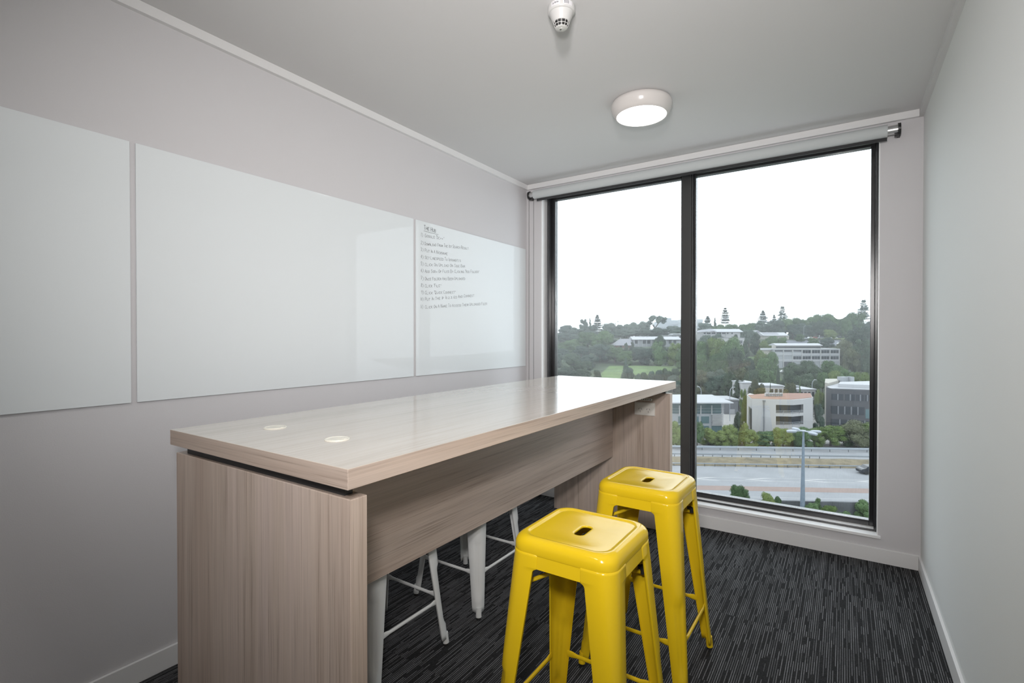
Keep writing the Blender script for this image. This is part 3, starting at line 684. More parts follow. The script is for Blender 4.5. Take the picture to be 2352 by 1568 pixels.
# 2 dark grey office at the right edge
d = 128; e, w, h = bld('office_building', 1908, 2060, 885, d, 'dark grey angular office building with ribbon windows at the right edge of the window')
X = lambda u: lat(u, d)-lat(1908, d); Q = lambda u, y: (lat(u, d+y)-lat(1908, d), y); Zf = lambda v: alt(v, d)-ground(d)
zt = Zf(893)
MB().prism([Q(1898, 4), (X(1912), 0), (X(2070), -7), Q(2090, 16), Q(1899, 16)], 0, zt).build('wall', BDARK, e)
MB().prism([Q(1901, 4.5), (X(1914), 1.2), (X(2068), -5.8), Q(2085, 15.5), Q(1902, 15.5)], zt, zt+.12).prism([Q(1926, 3), (X(2066), -4), Q(2080, 14), Q(1930, 9)], zt+.12, zt+1.0).build('roof', ROOFW, e)
MB().prism([Q(1895, 8), Q(1903, 6), Q(1940, 20), Q(1896, 20)], 0, zt+.9).build('stair_tower', BCREAM, e)
MB().box(Q(1934,14)[0], Q(1950,14)[0], 14, 16, zt+.1, zt+1.9).box(Q(1956,13)[0], Q(1963,13)[0], 13, 15, zt+.1, zt+2.0).build('roof_plant', BW2, e)
sl_ = -7/(X(2070)-X(1912))
def dwin(u0, u1, v0, v1, mul=0, m_=GLS):
    x0, x1 = X(u0), X(u1); y0, y1 = (x0-X(1912))*sl_, (x1-X(1912))*sl_; z0, z1 = Zf(v1), Zf(v0)
    o = MB().prism([(x0, y0-.06), (x1, y1-.06), (x1, y1+.3), (x0, y0+.3)], z0, z1).build('window', m_, e)
    if mul:
        b = MB()
        for k in range(1, mul): t = k/mul; b.box(x0+(x1-x0)*t-.14, x0+(x1-x0)*t+.14, y0+(y1-y0)*t-.14, y0+(y1-y0)*t-.05, z0, z1)
        b.build('glazing_bar', BGREY, o)
for u0, u1 in ((1912, 1932), (1936, 1953), (1956, 1969), (1971, 1979), (1984, 2000), (2004, 2030)): dwin(u0, u1, 904, 918, 2)
dwin(1911, 1970, 932, 950, 5); dwin(1972, 2030, 936, 957, 5, GLSB); dwin(1911, 2030, 962, 974, 8)
# 3 modern office with canopy roof (left part of right pane, and beyond the mullion)
d = 116; e, w, h = bld('office_building', 1540, 1663, 910, d, 'modern pale office with a thin white canopy roof and glazed top floor')
X = lambda u: lat(u, d)-lat(1540, d); Zf = lambda v: alt(v, d)-ground(d)
xr = X(1664)
MB().box(0, xr-.3, .5, 9, 0, Zf(951)).build('wall', BW2, e)
MB().box(X(1550), xr-.2, 1.2, 8.5, Zf(951), Zf(927)).build('window', GLSB, e)
MB().xprism([(-2.0, Zf(924)), (-2.0, Zf(921.5)), (10.5, Zf(921.5)+.35), (10.5, Zf(924)+.1)], -1, X(1677)).build('roof', ROOFW, e)
for u_ in (1561, 1585, 1610, 1635, 1660):
    MB().tube((X(u_), -.1, Zf(952)), (X(u_), -.1, Zf(931)), .13, 8).build('column', BW, e)
m = MB()
for z in (Zf(938), Zf(944)): m.tube((0, -.15, z), (xr, -.15, z), .035, 6)
m.build('balcony_rail', BW2, e)
for u0, u1, v0, v1 in ((1591, 1607, 957, 972), (1613, 1631, 957, 973), (1613, 1631, 979, 994), (1637, 1661, 979, 994), (1591, 1607, 979, 994), (1560, 1583, 957, 973)): win(e, X(u0), X(u1), Zf(v1), Zf(v0), .42, GLSB, 0)
m = MB()
for k in range(9): z = Zf(977)+(Zf(953)-Zf(977))*k/8.5; m.box(X(1637), X(1663), .05, .4, z, z+.17)
m.build('louvre_screen', BW, e)
# 4 small sheds and low buildings behind
d = 150; e, w, h = bld('warehouse', 1664, 1696, 916, d, 'plain grey shed between the canopy-roofed office and the terracotta-roofed one'); 
MB().box(0, w, 0, 8, 0, h-.4).build('wall', BGREY, e); MB().box(-.2, w+.2, -.2, 8.2, h-.4, h).build('roof', ROOFW, e); MB().box(1.5, w-1, -.1, .05, .2, 1.6).build('roller_door', ROOFW, e)
d = 150; e, w, h = bld('low_building', 1713, 1800, 884, d, 'low white flat-roofed building partly hidden by trees behind the terracotta-roofed office')
MB().box(0, w*.35, 2, 9, 0, h+.3).box(w*.35, w, 0, 8, 0, h-.4).build('wall', BW, e); MB().box(-.2, w*.35+.2, 1.8, 9.2, h+.3, h+.6).box(w*.35, w+.2, -.2, 8.2, h-.4, h-.1).build('roof', ROOFW, e)
for k in range(4): win(e, w*.66+k*1.3, w*.66+k*1.3+.8, h-2.6, h-1.2, -.05)
d = 152; e, w, h = bld('low_building', 1826, 1874, 893, d, 'low white building with a row of dark windows, left of the dark grey office')
MB().box(0, w, 0, 9, 0, h-.3).build('wall', BW, e); MB().box(-.2, w+.2, -.2, 9.2, h-.3, h).build('roof', ROOFW, e); MB().box(1.8, 3.2, 3, 5, h, h+.7).build('roof_vent', BW2, e)
for k in range(5): win(e, .6+k*1.15, 1.3+k*1.15, h-2.3, h-.9, -.05); 
for k in range(5): win(e, .6+k*1.15, 1.3+k*1.15, h-4.6, h-3.4, -.05)
# 5 long white two-storey school building on the slope
d = 258; e, w, h = bld('school_building', 1747, 1928, 800, d, 'long white two-storey building with grey window bays on the hillside')
X = lambda u: lat(u, d)-lat(1747, d); z0_ = ground(d); Zf = lambda v: alt(v, d)-z0_
MB().box(X(1775), X(1928), 0, 12, 0, Zf(803)).build('wall', BW2, e)
MB().box(X(1773), X(1929), -.3, 12.3, Zf(803), Zf(800.5)).prism([(X(1749), 1), (X(1778), 1), (X(1790), 12), (X(1746)+6.0, 12)], Zf(803)-.3, Zf(800.5)-.3).build('roof', ROOFW, e)
MB().prism([(X(1750), 1.5), (X(1776), 1.5), (X(1790), 12), (X(1748)+6.0, 12)], 0, Zf(803)-.3).build('side_wing', BCREAM, e)
MB().prism([(X(1774)+2, 4), (X(1897), 4), (X(1897), 11), (X(1774)+5.3, 11)], Zf(800.5), Zf(793)).build('clerestory_wall', BCREAM, e)
MB().xprism([(3.4, Zf(794)), (3.4, Zf(793)), (7.5, Zf(788.5)), (11.6, Zf(793)), (11.6, Zf(794))], X(1780)+2.5, X(1897)+.5).build('clerestory_roof', ROOFW, e)
win(e, X(1792), X(1896), Zf(799.3), Zf(796), 3.9)
MB().box(X(1775), X(1928), -.15, 0, Zf(815.5), Zf(811)).box(X(1775), X(1928), -.15, 0, Zf(829.5), Zf(825)).build('spandrel', ROOFW, e)
us = [1777.5+21.4*k for k in range(8)]
for k, (a, b) in enumerate(zip(us, us[1:])):
    if k > 2: win(e, X(a+2), X(b-1.5), Zf(811), Zf(804), -.12, None, 3, BW2)
    else: win(e, X(a+2), X(b-1.5), Zf(807), Zf(804), -.12)
    if k > 1: win(e, X(a+2), X(b-1.5), Zf(825), Zf(818), -.12, None, 3, BW2)
m = MB()
for a in us: m.box(X(a-.6), X(a+1.2), -.3, 0, 0, Zf(803))
m.build('pilaster', BW, e)
win(e, X(1798), X(1824), Zf(843), Zf(831), -.12, BDARK)
# 6 villa row on the ridge
d = 312; e, w, h = bld('hillside_house', 1596, 1706, 760, d, 'long white house with a shallow white roof above the trees, left of the pines', 'house', vb=785)
X = lambda u: lat(u, d)-lat(1596, d); zb = alt(785, d); Zf = lambda v: alt(v, d)-zb
MB().box(X(1600), X(1700), 0, 10, 0, Zf(762.5)).build('wall', BW, e)
MB().xprism([(-.8, Zf(762.5)), (-.8, Zf(761.7)), (5, Zf(755)), (11, Zf(762.5))], X(1640), X(1706)).build('roof', ROOFW, e)
MB().add([(X(1596), -.8, Zf(763.5)), (X(1645), -.8, Zf(760)), (X(1640), 5, Zf(754.5)), (X(1616), 5, Zf(757)), (X(1598), 10, Zf(763))], [(0, 1, 2, 3), (0, 3, 4)]).build('left_roof', ROOFG, e)
for u0, u1 in ((1616, 1621), (1623, 1632), (1634, 1643), (1646, 1656), (1658, 1666), (1670, 1673), (1680, 1683)): win(e, X(u0), X(u1), Zf(767), Zf(763.5), -.05)
m = MB()
for u_ in (1609.5, 1615, 1622, 1633, 1645, 1657, 1667.5): m.box(X(u_)-.2, X(u_)+.2, -.3, 0, 0, Zf(762.5))
m.build('pilaster', ROOFW, e)
d = 292; e, w, h = bld('hillside_house', 1662, 1710, 776, d, 'small pale two-storey house half hidden below the long white house', 'house', vb=802)
MB().box(0, w, 0, 9, 0, h).build('wall', BW, e); MB().box(-.2, w+.2, -.2, 9.2, h, h+.25).build('roof', ROOFG, e)
k = w/48; win(e, 12*k, 15*k, h-1.9, h-1.2); win(e, 33*k, 43*k, h-3.2, h-1.4, mull=4); win(e, 38.5*k, 41.5*k, h-5.4, h-3.9)
d = 322; e, w, h = bld('hillside_house', 1752, 1814, 763, d, 'low house with a pale roof and a solar strip above the long white building', 'house', vb=779)
MB().box(.5, w-.5, 0, 9, 0, h*.55).build('wall', BCREAM, e)
MB().xprism([(-.8, h*.5), (-.8, h*.56), (4.5, h), (10, h*.5)], 0, w*.93).build('roof', ROOFW, e)
MB().xprism([(.8, h*.69), (.7, h*.71), (3.6, h*.96), (3.6, h*.90)], w*.06, w*.62).build('solar_strip', ROOFG, e)
win(e, w*.80, w*.84, h*.1, h*.38); win(e, w*.3, w*.4, h*.1, h*.38)
d = 330; e, w, h = bld('hillside_house', 1728, 1754, 758, d, 'pale blue-grey gabled roof at the left of the low solar-roofed house', 'house', vb=778)
MB().box(.3, w-.3, 0, 8, 0, h*.45).build('wall', BW, e); MB().prism([(0, 0), (w, 0), (w, 8), (0, 8)], h*.45, h*.47).add([(0, 0, h*.47), (w, 0, h*.47), (w*.5, 0, h), (0, 8, h*.47), (w, 8, h*.47), (w*.5, 8, h)], [(0, 1, 2), (3, 5, 4), (0, 2, 5, 3), (1, 4, 5, 2)]).build('roof', ROOFG, e); win(e, w*.4, w*.6, h*.1, h*.32)
# 7 houses seen in the left pane
d = 300; e, w, h = bld('hillside_house', 1410, 1456, 778, d, 'house with a wide grey hipped roof, left of the white-roofed one', 'house', vb=799)
MB().box(1, w-.5, 0, 9, 0, h*.32).build('wall', BRICKW, e)
MB().add([(0, -1, h*.28), (w, -1, h*.28), (w, 10, h*.28), (0, 10, h*.28), (w*.38, 4.5, h), (w*.9, 4.5, h)], [(0, 1, 5, 4), (1, 2, 5), (2, 3, 4, 5), (3, 0, 4), (0, 3, 2, 1)]).build('roof', ROOFG, e); win(e, w*.3, w*.4, h*.05, h*.24)
MB().box(w*.40, w*.43, 4, 4.8, h*.9, h*1.12).build('chimney', ROOFW, e)
d = 302; e, w, h = bld('hillside_house', 1452, 1572, 773, d, 'long house with a bright white roof and verandah posts beyond the meadow', 'house', vb=796)
X = lambda u: lat(u, d)-lat(1452, d); zb = alt(796, d); Zf = lambda v: alt(v, d)-zb
MB().box(X(1455), X(1565), .8, 9, 0, Zf(779.5)).build('wall', BW2, e)
MB().xprism([(-.8, Zf(780)), (-.8, Zf(779.3)), (5, Zf(772.5)), (10, Zf(780))], X(1452), X(1564)).build('roof', ROOFW, e)
for u0, u1 in ((1459, 1465), (1476, 1484), (1487, 1494), (1537, 1543), (1547, 1554)): win(e, X(u0), X(u1), Zf(789), Zf(781.5), .7)
for u_ in (1456, 1466, 1475, 1485, 1496, 1530, 1545): MB().box(X(u_)-.15, X(u_)+.15, -.6, -.3, 0, Zf(779.5)).build('verandah_post', ROOFW, e)
m = MB()
for u_ in (1474, 1482, 1491): m.lathe([(.35, 0), (.3, .3), (.02, .45)], 10, (X(u_), 4.4, Zf(773)))
m.build('roof_vent', BW2, e)
d = 322; e, w, h = bld('hillside_house', 1530, 1574, 766, d, 'upper house with a thin white roof, behind the long white-roofed house', 'house', vb=779)
MB().box(.8, w-.3, 0, 8, 0, h*.72).build('wall', BW, e); MB().box(0, w*.6, -.8, 9, h*.66, h*.74).xprism([(-.8, h*.8), (-.8, h*.86), (4, h), (9, h*.8)], w*.32, w).build('roof', ROOFW, e); MB().box(w*.35, w*.7, -.9, 0, h*.84, h*.93).build('solar_strip', ROOFG, e)
win(e, w*.3, w*.55, h*.35, h*.6); win(e, w*.7, w*.76, h*.3, h*.6)
# 8 very distant large buildings
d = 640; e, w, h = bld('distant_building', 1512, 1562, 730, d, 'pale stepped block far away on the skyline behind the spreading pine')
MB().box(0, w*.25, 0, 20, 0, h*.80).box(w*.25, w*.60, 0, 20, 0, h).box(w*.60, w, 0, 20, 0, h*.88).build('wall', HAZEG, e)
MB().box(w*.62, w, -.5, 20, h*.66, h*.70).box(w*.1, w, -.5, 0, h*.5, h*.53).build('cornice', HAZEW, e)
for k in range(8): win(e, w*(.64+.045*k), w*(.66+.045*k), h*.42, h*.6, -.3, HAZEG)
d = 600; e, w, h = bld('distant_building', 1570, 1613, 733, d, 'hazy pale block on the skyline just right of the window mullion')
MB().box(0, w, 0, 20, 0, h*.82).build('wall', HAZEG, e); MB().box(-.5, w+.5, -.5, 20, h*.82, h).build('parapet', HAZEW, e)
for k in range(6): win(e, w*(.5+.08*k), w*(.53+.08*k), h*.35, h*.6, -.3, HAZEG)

# ---------------- cars
def car(u, v, d, paint, label, turn=0, z=None, group=None, s=1.0):
    e = empty('parked_car' if z is None else 'car', P(lat(u, d), d, ground(d)+.9 if z is None else z), YAW+turn); tag(e, label, 'car', group)
    prof = [(-2.1, .3), (-2.15, .75), (-1.95, .95), (-1.45, 1.02), (-.95, 1.42), (.55, 1.45), (1.25, 1.02), (1.95, .88), (2.15, .6), (2.12, .3)]
    m = MB(); n_ = len(prof); vs = [(x, y, z_) for y in (-.85, .85) for x, z_ in prof]
    m.add(vs, [tuple(range(n_)), tuple(range(2*n_-1, n_-1, -1))]+[(i, n_+i, n_+(i+1)%n_, (i+1)%n_) for i in range(n_)])
    m.build('body', paint, e, bevel=.05)
    MB().box(-1.2, -.2, -.87, -.86, 1.0, 1.34).box(-.1, .85, -.87, -.86, 1.0, 1.34).build('side_window', GLS, e)
    for x in (-1.35, 1.35):
        for y in (-.86, .70): MB().tube((x, y, .32), (x, y+.16, .32), .32, 14).build('wheel', TYRE, e)
    return e
CW = mat('car_white', (.6, .6, .6), .3); CS = mat('car_silver', (.3, .33, .36), .3); CRD = mat('car_red', (.35, .12, .10), .3); CD = mat('car_dark', (.025, .028, .035), .25)
car(1849, 0, 345, CS, 'silver car parked on the hilltop beneath the small pole lamp'); car(1860, 0, 350, CW, 'white car parked on the hilltop right of the pole lamp', R(20))
car(1873, 0, 352, CRD, 'reddish car parked at the edge of the hilltop lawn'); car(1886, 0, 350, CS, 'light silver-blue car parked right of the reddish car', R(-10))
car(1916, 0, 352, CW, 'white car on the hilltop lawn beside a low tree'); car(1929, 0, 356, CD, 'dark car at the top of the lawn below the big tree', R(60))
car(1930, 0, 322, CW, 'white car on the road below the hilltop lawn', R(10)); car(1716, 0, 236, CD, 'dark car parked on the drive left of the long white building')
car(1802, 0, 236, CW, 'white car parked under the left end of the long white building', R(15)); car(1811, 0, 238, CS, 'second pale car below the long white building, next to the white one', R(15))
s_ = 29; cc = car(0, 0, 0 if False else 90, CD, 'dark car on the motorway at the right edge of the window', 0, -22.77); cc.location = RO @ Vector((lat(1984, 88.7)-29, 9.6, 0)); cc.rotation_euler = (0, 0, RA)

# ---------------- damp air over the valley
hz = bpy.data.materials.new('valley_haze'); hz.use_nodes = True; n, l = nt(hz); n.clear()
_o = n.new('ShaderNodeOutputMaterial'); _v = n.new('ShaderNodeVolumeScatter'); _v.inputs['Density'].default_value = .00040; _v.inputs['Color'].default_value = (.93, .97, 1, 1)
l.new(_v.outputs[0], _o.inputs['Volume'])
m = MB(); m.box(-260, 640, 55, 720, -40, 70); m.v = [tuple(P(x, y, z)) for x, y, z in m.v]
_h = tag(m.build('haze', hz), 'thin pale haze hanging over the whole valley outside', 'haze', kind='stuff')

# ---------------- trees
def leafmat(name, c1, c2, c3=None):
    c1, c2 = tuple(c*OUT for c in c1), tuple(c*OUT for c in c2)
    m = bpy.data.materials.new(name); m.use_nodes = True; n, l = nt(m); b = n['Principled BSDF']; tc = n.new('ShaderNodeTexCoord'); oi = n.new('ShaderNodeObjectInfo')
    t = n.new('ShaderNodeTexNoise'); t.inputs['Scale'].default_value = 7; t.inputs['Detail'].default_value = 4
    l.new(tc.outputs['Object'], t.inputs['Vector'])
    f = math_node(n, l, 'ADD', math_node(n, l, 'MULTIPLY', t.outputs['Fac'], .9), math_node(n, l, 'MULTIPLY_ADD', oi.outputs['Random'], .5, -.2))
    l.new(ramp(n, l, f, [(.25, c1), (.5, tuple((a+b_)/2 for a, b_ in zip(c1, c2))), (.75, c2)]), b.inputs['Base Color'])
    b.inputs['Roughness'].default_value = .8; b.inputs['Specular IOR Level'].default_value = .2
    return m
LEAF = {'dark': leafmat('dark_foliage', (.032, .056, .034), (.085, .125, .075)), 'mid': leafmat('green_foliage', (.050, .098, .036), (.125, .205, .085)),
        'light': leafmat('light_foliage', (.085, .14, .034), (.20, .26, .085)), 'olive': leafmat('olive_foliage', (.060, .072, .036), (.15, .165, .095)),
        'blue': leafmat('blue_green_foliage', (.045, .078, .058), (.115, .165, .125)), 'haze': leafmat('hazed_foliage', (.085, .12, .10), (.16, .21, .165))}  # the haze shade carries aerial haze in its leaf colour
def crown_mesh(seed, kind):
    """unit crown: radius about .5, from z=0 to 1; lobes covered with small leaf sprays"""
    g = random.Random(seed); m = MB(); lobes = []
    if kind == 'round':
        lobes = [(Vector((0, 0, .55)), .30)]
        for i in range(26):
            a = g.uniform(0, 6.283); zz = g.uniform(.10, .86); rad = g.uniform(.27, .37)*math.sqrt(max(.08, 1-((zz-.44)/.55)**2)); r = g.uniform(.085, .19)
            lobes.append((Vector((math.cos(a)*rad, math.sin(a)*rad, zz)), r))
        lobes += [(Vector((g.uniform(-.15, .15), g.uniform(-.15, .15), .83)), .16) for _ in range(3)]
    elif kind == 'tall':
        for i in range(16):
            zz = .12+.8*i/15; a = g.uniform(0, 6.283); rad = .26*(1-abs(zz-.4)*.9); lobes.append((Vector((math.cos(a)*rad, math.sin(a)*rad, zz)), g.uniform(.13, .2)*(1.15-.5*zz)))
        lobes.append((Vector((0, 0, .45)), .26))
    elif kind == 'cone':
        for i in range(18):
            zz = .06+.88*i/17; rad = .30*(1-zz); a = g.uniform(0, 6.283); lobes.append((Vector((math.cos(a)*rad, math.sin(a)*rad, zz)), .05+.17*(1-zz)))
        lobes.append((Vector((0, 0, .3)), .2))
    elif kind == 'umbrella':
        for i in range(13):
            a = g.uniform(0, 6.283); rad = g.uniform(.1, .4); lobes.append((Vector((math.cos(a)*rad, math.sin(a)*rad, .86-rad*.35+g.uniform(-.05, .05))), g.uniform(.07, .12)))
        for i in range(5):
            a = g.uniform(0, 6.283); lobes.append((Vector((math.cos(a)*.3, math.sin(a)*.3, g.uniform(.5, .68))), .07))
    for c, r in lobes:      # solid core of every lobe, then leaf sprays
        rr = r*.74; ring = []
        for k, ph in enumerate((-1.2, -.5, .2, .9)):
            ring.append([(c.x+rr*math.cos(ph)*math.cos(2*math.pi*i/7), c.y+rr*math.cos(ph)*math.sin(2*math.pi*i/7), c.z+rr*math.sin(ph)) for i in range(7)])
        m.ring(ring); m.add(ring[0], [tuple(range(6, -1, -1))]); m.add(ring[-1], [tuple(range(7))])
        for _ in range(int(13500*r*r)+20):
            v = Vector((g.gauss(0, 1), g.gauss(0, 1), g.gauss(0, 1)))
            if v.z < -.3*v.length: v.z = -v.z
            v.normalize(); p = c+v*r*g.uniform(.72, 1.22)**1.0
            inside = any((p-c2).length < r2*.66 for c2, r2 in lobes if c2 is not c)
            if inside: continue
            s = g.uniform(.010, .026); t = v.cross(Vector((g.uniform(-1, 1), g.uniform(-1, 1), g.uniform(-1, 1)))).normalized(); b = (v.cross(t)+v*g.uniform(-.7, .7)).normalized()
            m.add([p-t*s-b*s*.6, p+t*s-b*s*.5, p+b*s*1.2], [(0, 1, 2)])
    return m
def trunk_mesh(h, forks=3, seed=0):
    g = random.Random(seed); m = MB(); m.tube((0, 0, 0), (0, 0, h), .035, 8, r2=.022)
    for k in range(forks): a = g.uniform(0, 6.283); m.tube((0, 0, h*.9), (math.cos(a)*.22, math.sin(a)*.22, h+.28), .02, 6, r2=.008)
    return m
def pine_mesh(seed, tiers, dens, taper=1.0):
    """star pine: whorls of level branches on a straight stem"""
    g = random.Random(seed); m = MB()
    for t in range(tiers):
        z = .22+.76*(t+g.uniform(-.35, .35)*(t < tiers-1))/(tiers-1); L_ = .5*(1-(z-.22)/.80)**taper+.05; nb = 11
        for k in range(nb):
            if g.random() > dens: continue
            a = 2*math.pi*(k+g.random()*.6)/nb; dx, dy = math.cos(a), math.sin(a); ll = L_*g.uniform(.5, 1.15)
            m.tube((0, 0, z), (dx*ll, dy*ll, z+.012), .006, 4, r2=.003)
            for q in range(9):
                f = .25+.75*q/8; p = Vector((dx*ll*f, dy*ll*f, z+.012*f)); w_ = .07*(1.15-f*.6)
                m.add([p+Vector((-dy*w_, dx*w_, .012)), p+Vector((dy*w_, -dx*w_, .012)), p+Vector((dx*.05, dy*.05, -.006))], [(0, 1, 2)])
                m.add([p+Vector((-dx*.04, -dy*.04, .0)), p+Vector((dx*.05, dy*.05, 0)), p+Vector((0, 0, .044))], [(0, 1, 2)])
    for q in range(60): a = g.uniform(0, 6.28); r = g.uniform(0, .05); z = g.uniform(.93, 1.0); m.add([(r*math.cos(a), r*math.sin(a), z), (r*math.cos(a)+.02, r*math.sin(a), z), (r*math.cos(a), r*math.sin(a)+.01, z+.03)], [(0, 1, 2)])
    return m
def cache_mesh(mb, name):
    me = bpy.data.meshes.new(name); me.from_pydata(mb.v, [], mb.f); me.update(); return me
CROWN = {('round', i): cache_mesh(crown_mesh(10+i, 'round'), 'crown') for i in range(4)}
CROWN.update({('tall', i): cache_mesh(crown_mesh(30+i, 'tall'), 'crown') for i in range(2)})
CROWN.update({('cone', 0): cache_mesh(crown_mesh(50, 'cone'), 'crown'), ('umbrella', 0): cache_mesh(crown_mesh(60, 'umbrella'), 'crown')})
PINE = [cache_mesh(pine_mesh(1, 17, .8, .7), 'whorls'), cache_mesh(pine_mesh(2, 17, .95, 1.0), 'whorls'), cache_mesh(pine_mesh(3, 19, .6, .55), 'whorls')]
for me in PINE: me.materials.append(LEAF['blue'])
TRUNK = cache_mesh(trunk_mesh(.45, 4, 1), 'trunk'); TALLT = cache_mesh(MB().tube((0, 0, 0), (0, 0, 1), .018, 8, r2=.004), 'trunk')
TRUNK.materials.append(BARK); TALLT.materials.append(BARK)
for me in CROWN.values(): me.materials.append(LEAF['mid'])
tn = [0]
def tree(u, vt, wpx, d, kind, shade, label, group=None, name=None, hs=1, vb=None):
    tn[0] += 1; zb = ground(d, lat(u, d)) if vb is None else alt(vb, d); h = alt(vt, d)-zb; w = wpx/F*d
    nm = name or {'round': 'broadleaf_tree', 'tall': 'upright_tree', 'cone': 'conical_tree', 'umbrella': 'spreading_pine', 'pine': 'star_pine'}[kind]
    e = empty(nm, P(lat(u, d), d, zb), tn[0]*2.4); tag(e, label, 'shrub' if 'shrub' in nm else 'tree', group)
    if kind == 'pine':
        e.scale = (w, w, h); c = bpy.data.objects.new('branches', PINE[hs % 3]); t = bpy.data.objects.new('trunk', TALLT); t.scale = (1.5, 1.5, 1)
        sh = LEAF['dark' if shade != 'haze' else 'blue']
    else:
        e.scale = (w, w, h); k = [q for q in CROWN if q[0] == kind]; c = bpy.data.objects.new('crown', CROWN[k[tn[0] % len(k)]]); t = bpy.data.objects.new('trunk', TRUNK); sh = LEAF[shade]
    for o in (c, t): COL.objects.link(o); o.parent = e
    c.material_slots[0].link = 'OBJECT'; c.material_slots[0].material = sh
    return e
G1 = 'woodland canopy on the skyline left of the mullion'
N1 = ['skyline tree half hidden by the left window frame', 'grey-green skyline dome at the far left of the left pane', 'second skyline dome from the left window frame', 'skyline tree at the foot of the dark upright tree', 'hazy skyline tree just right of the broad star pine', 'hazy skyline tree under the two tiny palms',
      'hazy skyline tree right of the two tiny palms', 'skyline tree just left of the spreading flat-topped pine', 'tree crown above the grey hipped roof', 'tree crown above the left end of the bright white roof', 'tree crown under the spreading pine, above the bright white roof', 'hazy tree in front of the pale stepped block', 'skyline tree hidden behind the mullion, left pane', 'tree crown above the upper thin-roofed house']
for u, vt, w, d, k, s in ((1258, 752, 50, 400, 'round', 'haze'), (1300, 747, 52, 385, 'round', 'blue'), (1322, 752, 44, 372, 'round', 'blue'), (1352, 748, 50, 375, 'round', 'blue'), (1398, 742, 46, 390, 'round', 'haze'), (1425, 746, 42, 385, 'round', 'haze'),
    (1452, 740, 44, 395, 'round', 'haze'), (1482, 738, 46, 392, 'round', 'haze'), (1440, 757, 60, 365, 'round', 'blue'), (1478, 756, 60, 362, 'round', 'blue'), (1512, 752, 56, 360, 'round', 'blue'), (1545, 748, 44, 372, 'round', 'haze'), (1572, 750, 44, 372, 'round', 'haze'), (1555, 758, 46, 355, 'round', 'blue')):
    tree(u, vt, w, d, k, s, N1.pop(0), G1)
tree(1340, 733, 34, 378, 'tall', 'blue', 'dark upright tree standing above the canopy, left of a star pine, left pane')
tree(1355, 730, 16, 380, 'cone', 'blue', 'small pointed tree tip between the dark upright tree and the star pine')
tree(1372, 724, 30, 376, 'pine', 'blue', 'broad star pine on the skyline in the left pane', hs=1)
tree(1504, 720, 62, 372, 'umbrella', 'haze', 'spreading flat-topped pine on the skyline in front of a pale distant block')
for u, lab in ((1419, 'taller of two tiny palms on the skyline of the left pane'), (1413.5, 'shorter of two tiny palms on the skyline of the left pane')):
    d = 400; z0 = alt(750, d); hh = alt(739 if u > 1415 else 743, d)-z0; e = empty('palm_tree', P(lat(u, d), d, z0)); tag(e, lab, 'tree')
    MB().tube((0, 0, 0), (0, 0, hh), .25, 6, r2=.18).build('trunk', BARK, e); m = MB()
    for k in range(14):
        a = k*2.4; q = .5+.5*(k % 3)/2; m.add([(0, 0, hh), (math.cos(a)*.9-.25*math.sin(a), math.sin(a)*.9+.25*math.cos(a), hh+.7*q), (math.cos(a)*1.6, math.sin(a)*1.6, hh-.8+1.2*q), (math.cos(a)*.9+.25*math.sin(a), math.sin(a)*.9-.25*math.cos(a), hh+.6*q)], [(0, 1, 2, 3)])
    m.build('fronds', LEAF['blue'], e)
G2 = 'woodland filling the slope at the left of the left pane'
N2 = ['slope tree behind the left window frame, below the skyline', 'blue-green slope tree at the left frame, just under the skyline domes', 'blue-green slope tree below the dark upright tree', 'mid green slope tree beside the left frame, halfway up the woodland', 'green slope tree between the left frame and the large light-topped tree', 'blue-green slope tree below the broad star pine', 'shaded slope tree beside the left frame, above the dark lower crowns', 'shaded slope tree left of the shaded tree at the meadow corner',
      'dark slope crown touching the left frame, in the lower woodland', 'largest dark domed crown of the lower woodland, left pane', 'dark crown right of the largest dark dome, left of the meadow', 'blue-green crown at the left end of the green meadow', 'dark crown just above the table top, near the left frame', 'dark crown behind the left frame at table top height', 'dark crown just above the table top, left of the meadow']
for u, vt, w, d, k, s in ((1240, 775, 70, 320, 'round', 'mid'), (1288, 765, 56, 335, 'round', 'blue'), (1325, 768, 56, 330, 'round', 'blue'), (1298, 786, 50, 300, 'round', 'mid'), (1318, 779, 44, 305, 'round', 'mid'), (1395, 762, 60, 330, 'round', 'blue'), (1290, 800, 40, 285, 'round', 'blue'), (1335, 795, 44, 285, 'round', 'blue'),
    (1275, 812, 46, 255, 'round', 'dark'), (1312, 812, 56, 248, 'round', 'dark'), (1342, 830, 44, 240, 'round', 'dark'), (1352, 815, 42, 262, 'round', 'blue'), (1300, 845, 60, 215, 'round', 'dark'), (1270, 850, 50, 215, 'round', 'dark'), (1340, 848, 40, 220, 'round', 'dark')):
    tree(u, vt, w, d, k, s, N2.pop(0), G2)
tree(1350, 763, 62, 305, 'round', 'mid', 'large light-topped round tree left of the hipped-roof house'); tree(1385, 760, 60, 300, 'round', 'mid', 'very large round tree touching the left end of the grey hipped roof')
tree(1378, 790, 66, 275, 'round', 'blue', 'dark shaded tree at the upper left corner of the meadow')
tree(1412, 798, 46, 272, 'round', 'mid', 'light green bushy tree above the meadow, below the hipped-roof house'); tree(1437, 806, 40, 268, 'round', 'mid', 'small rounded tree at the top edge of the meadow, right of the light bushy one')
tree(1438, 787, 15, 292, 'tall', 'dark', 'small dark shrub in front of the grey hipped roof, left one', name='garden_shrub'); tree(1452, 786, 17, 292, 'tall', 'dark', 'small dark shrub in front of the white-roofed house, right one', name='garden_shrub')
tree(1470, 797, 46, 272, 'round', 'blue', 'rounded tree in front of the verandah posts'); tree(1490, 800, 44, 268, 'round', 'blue', 'shaded round tree above the middle of the meadow')
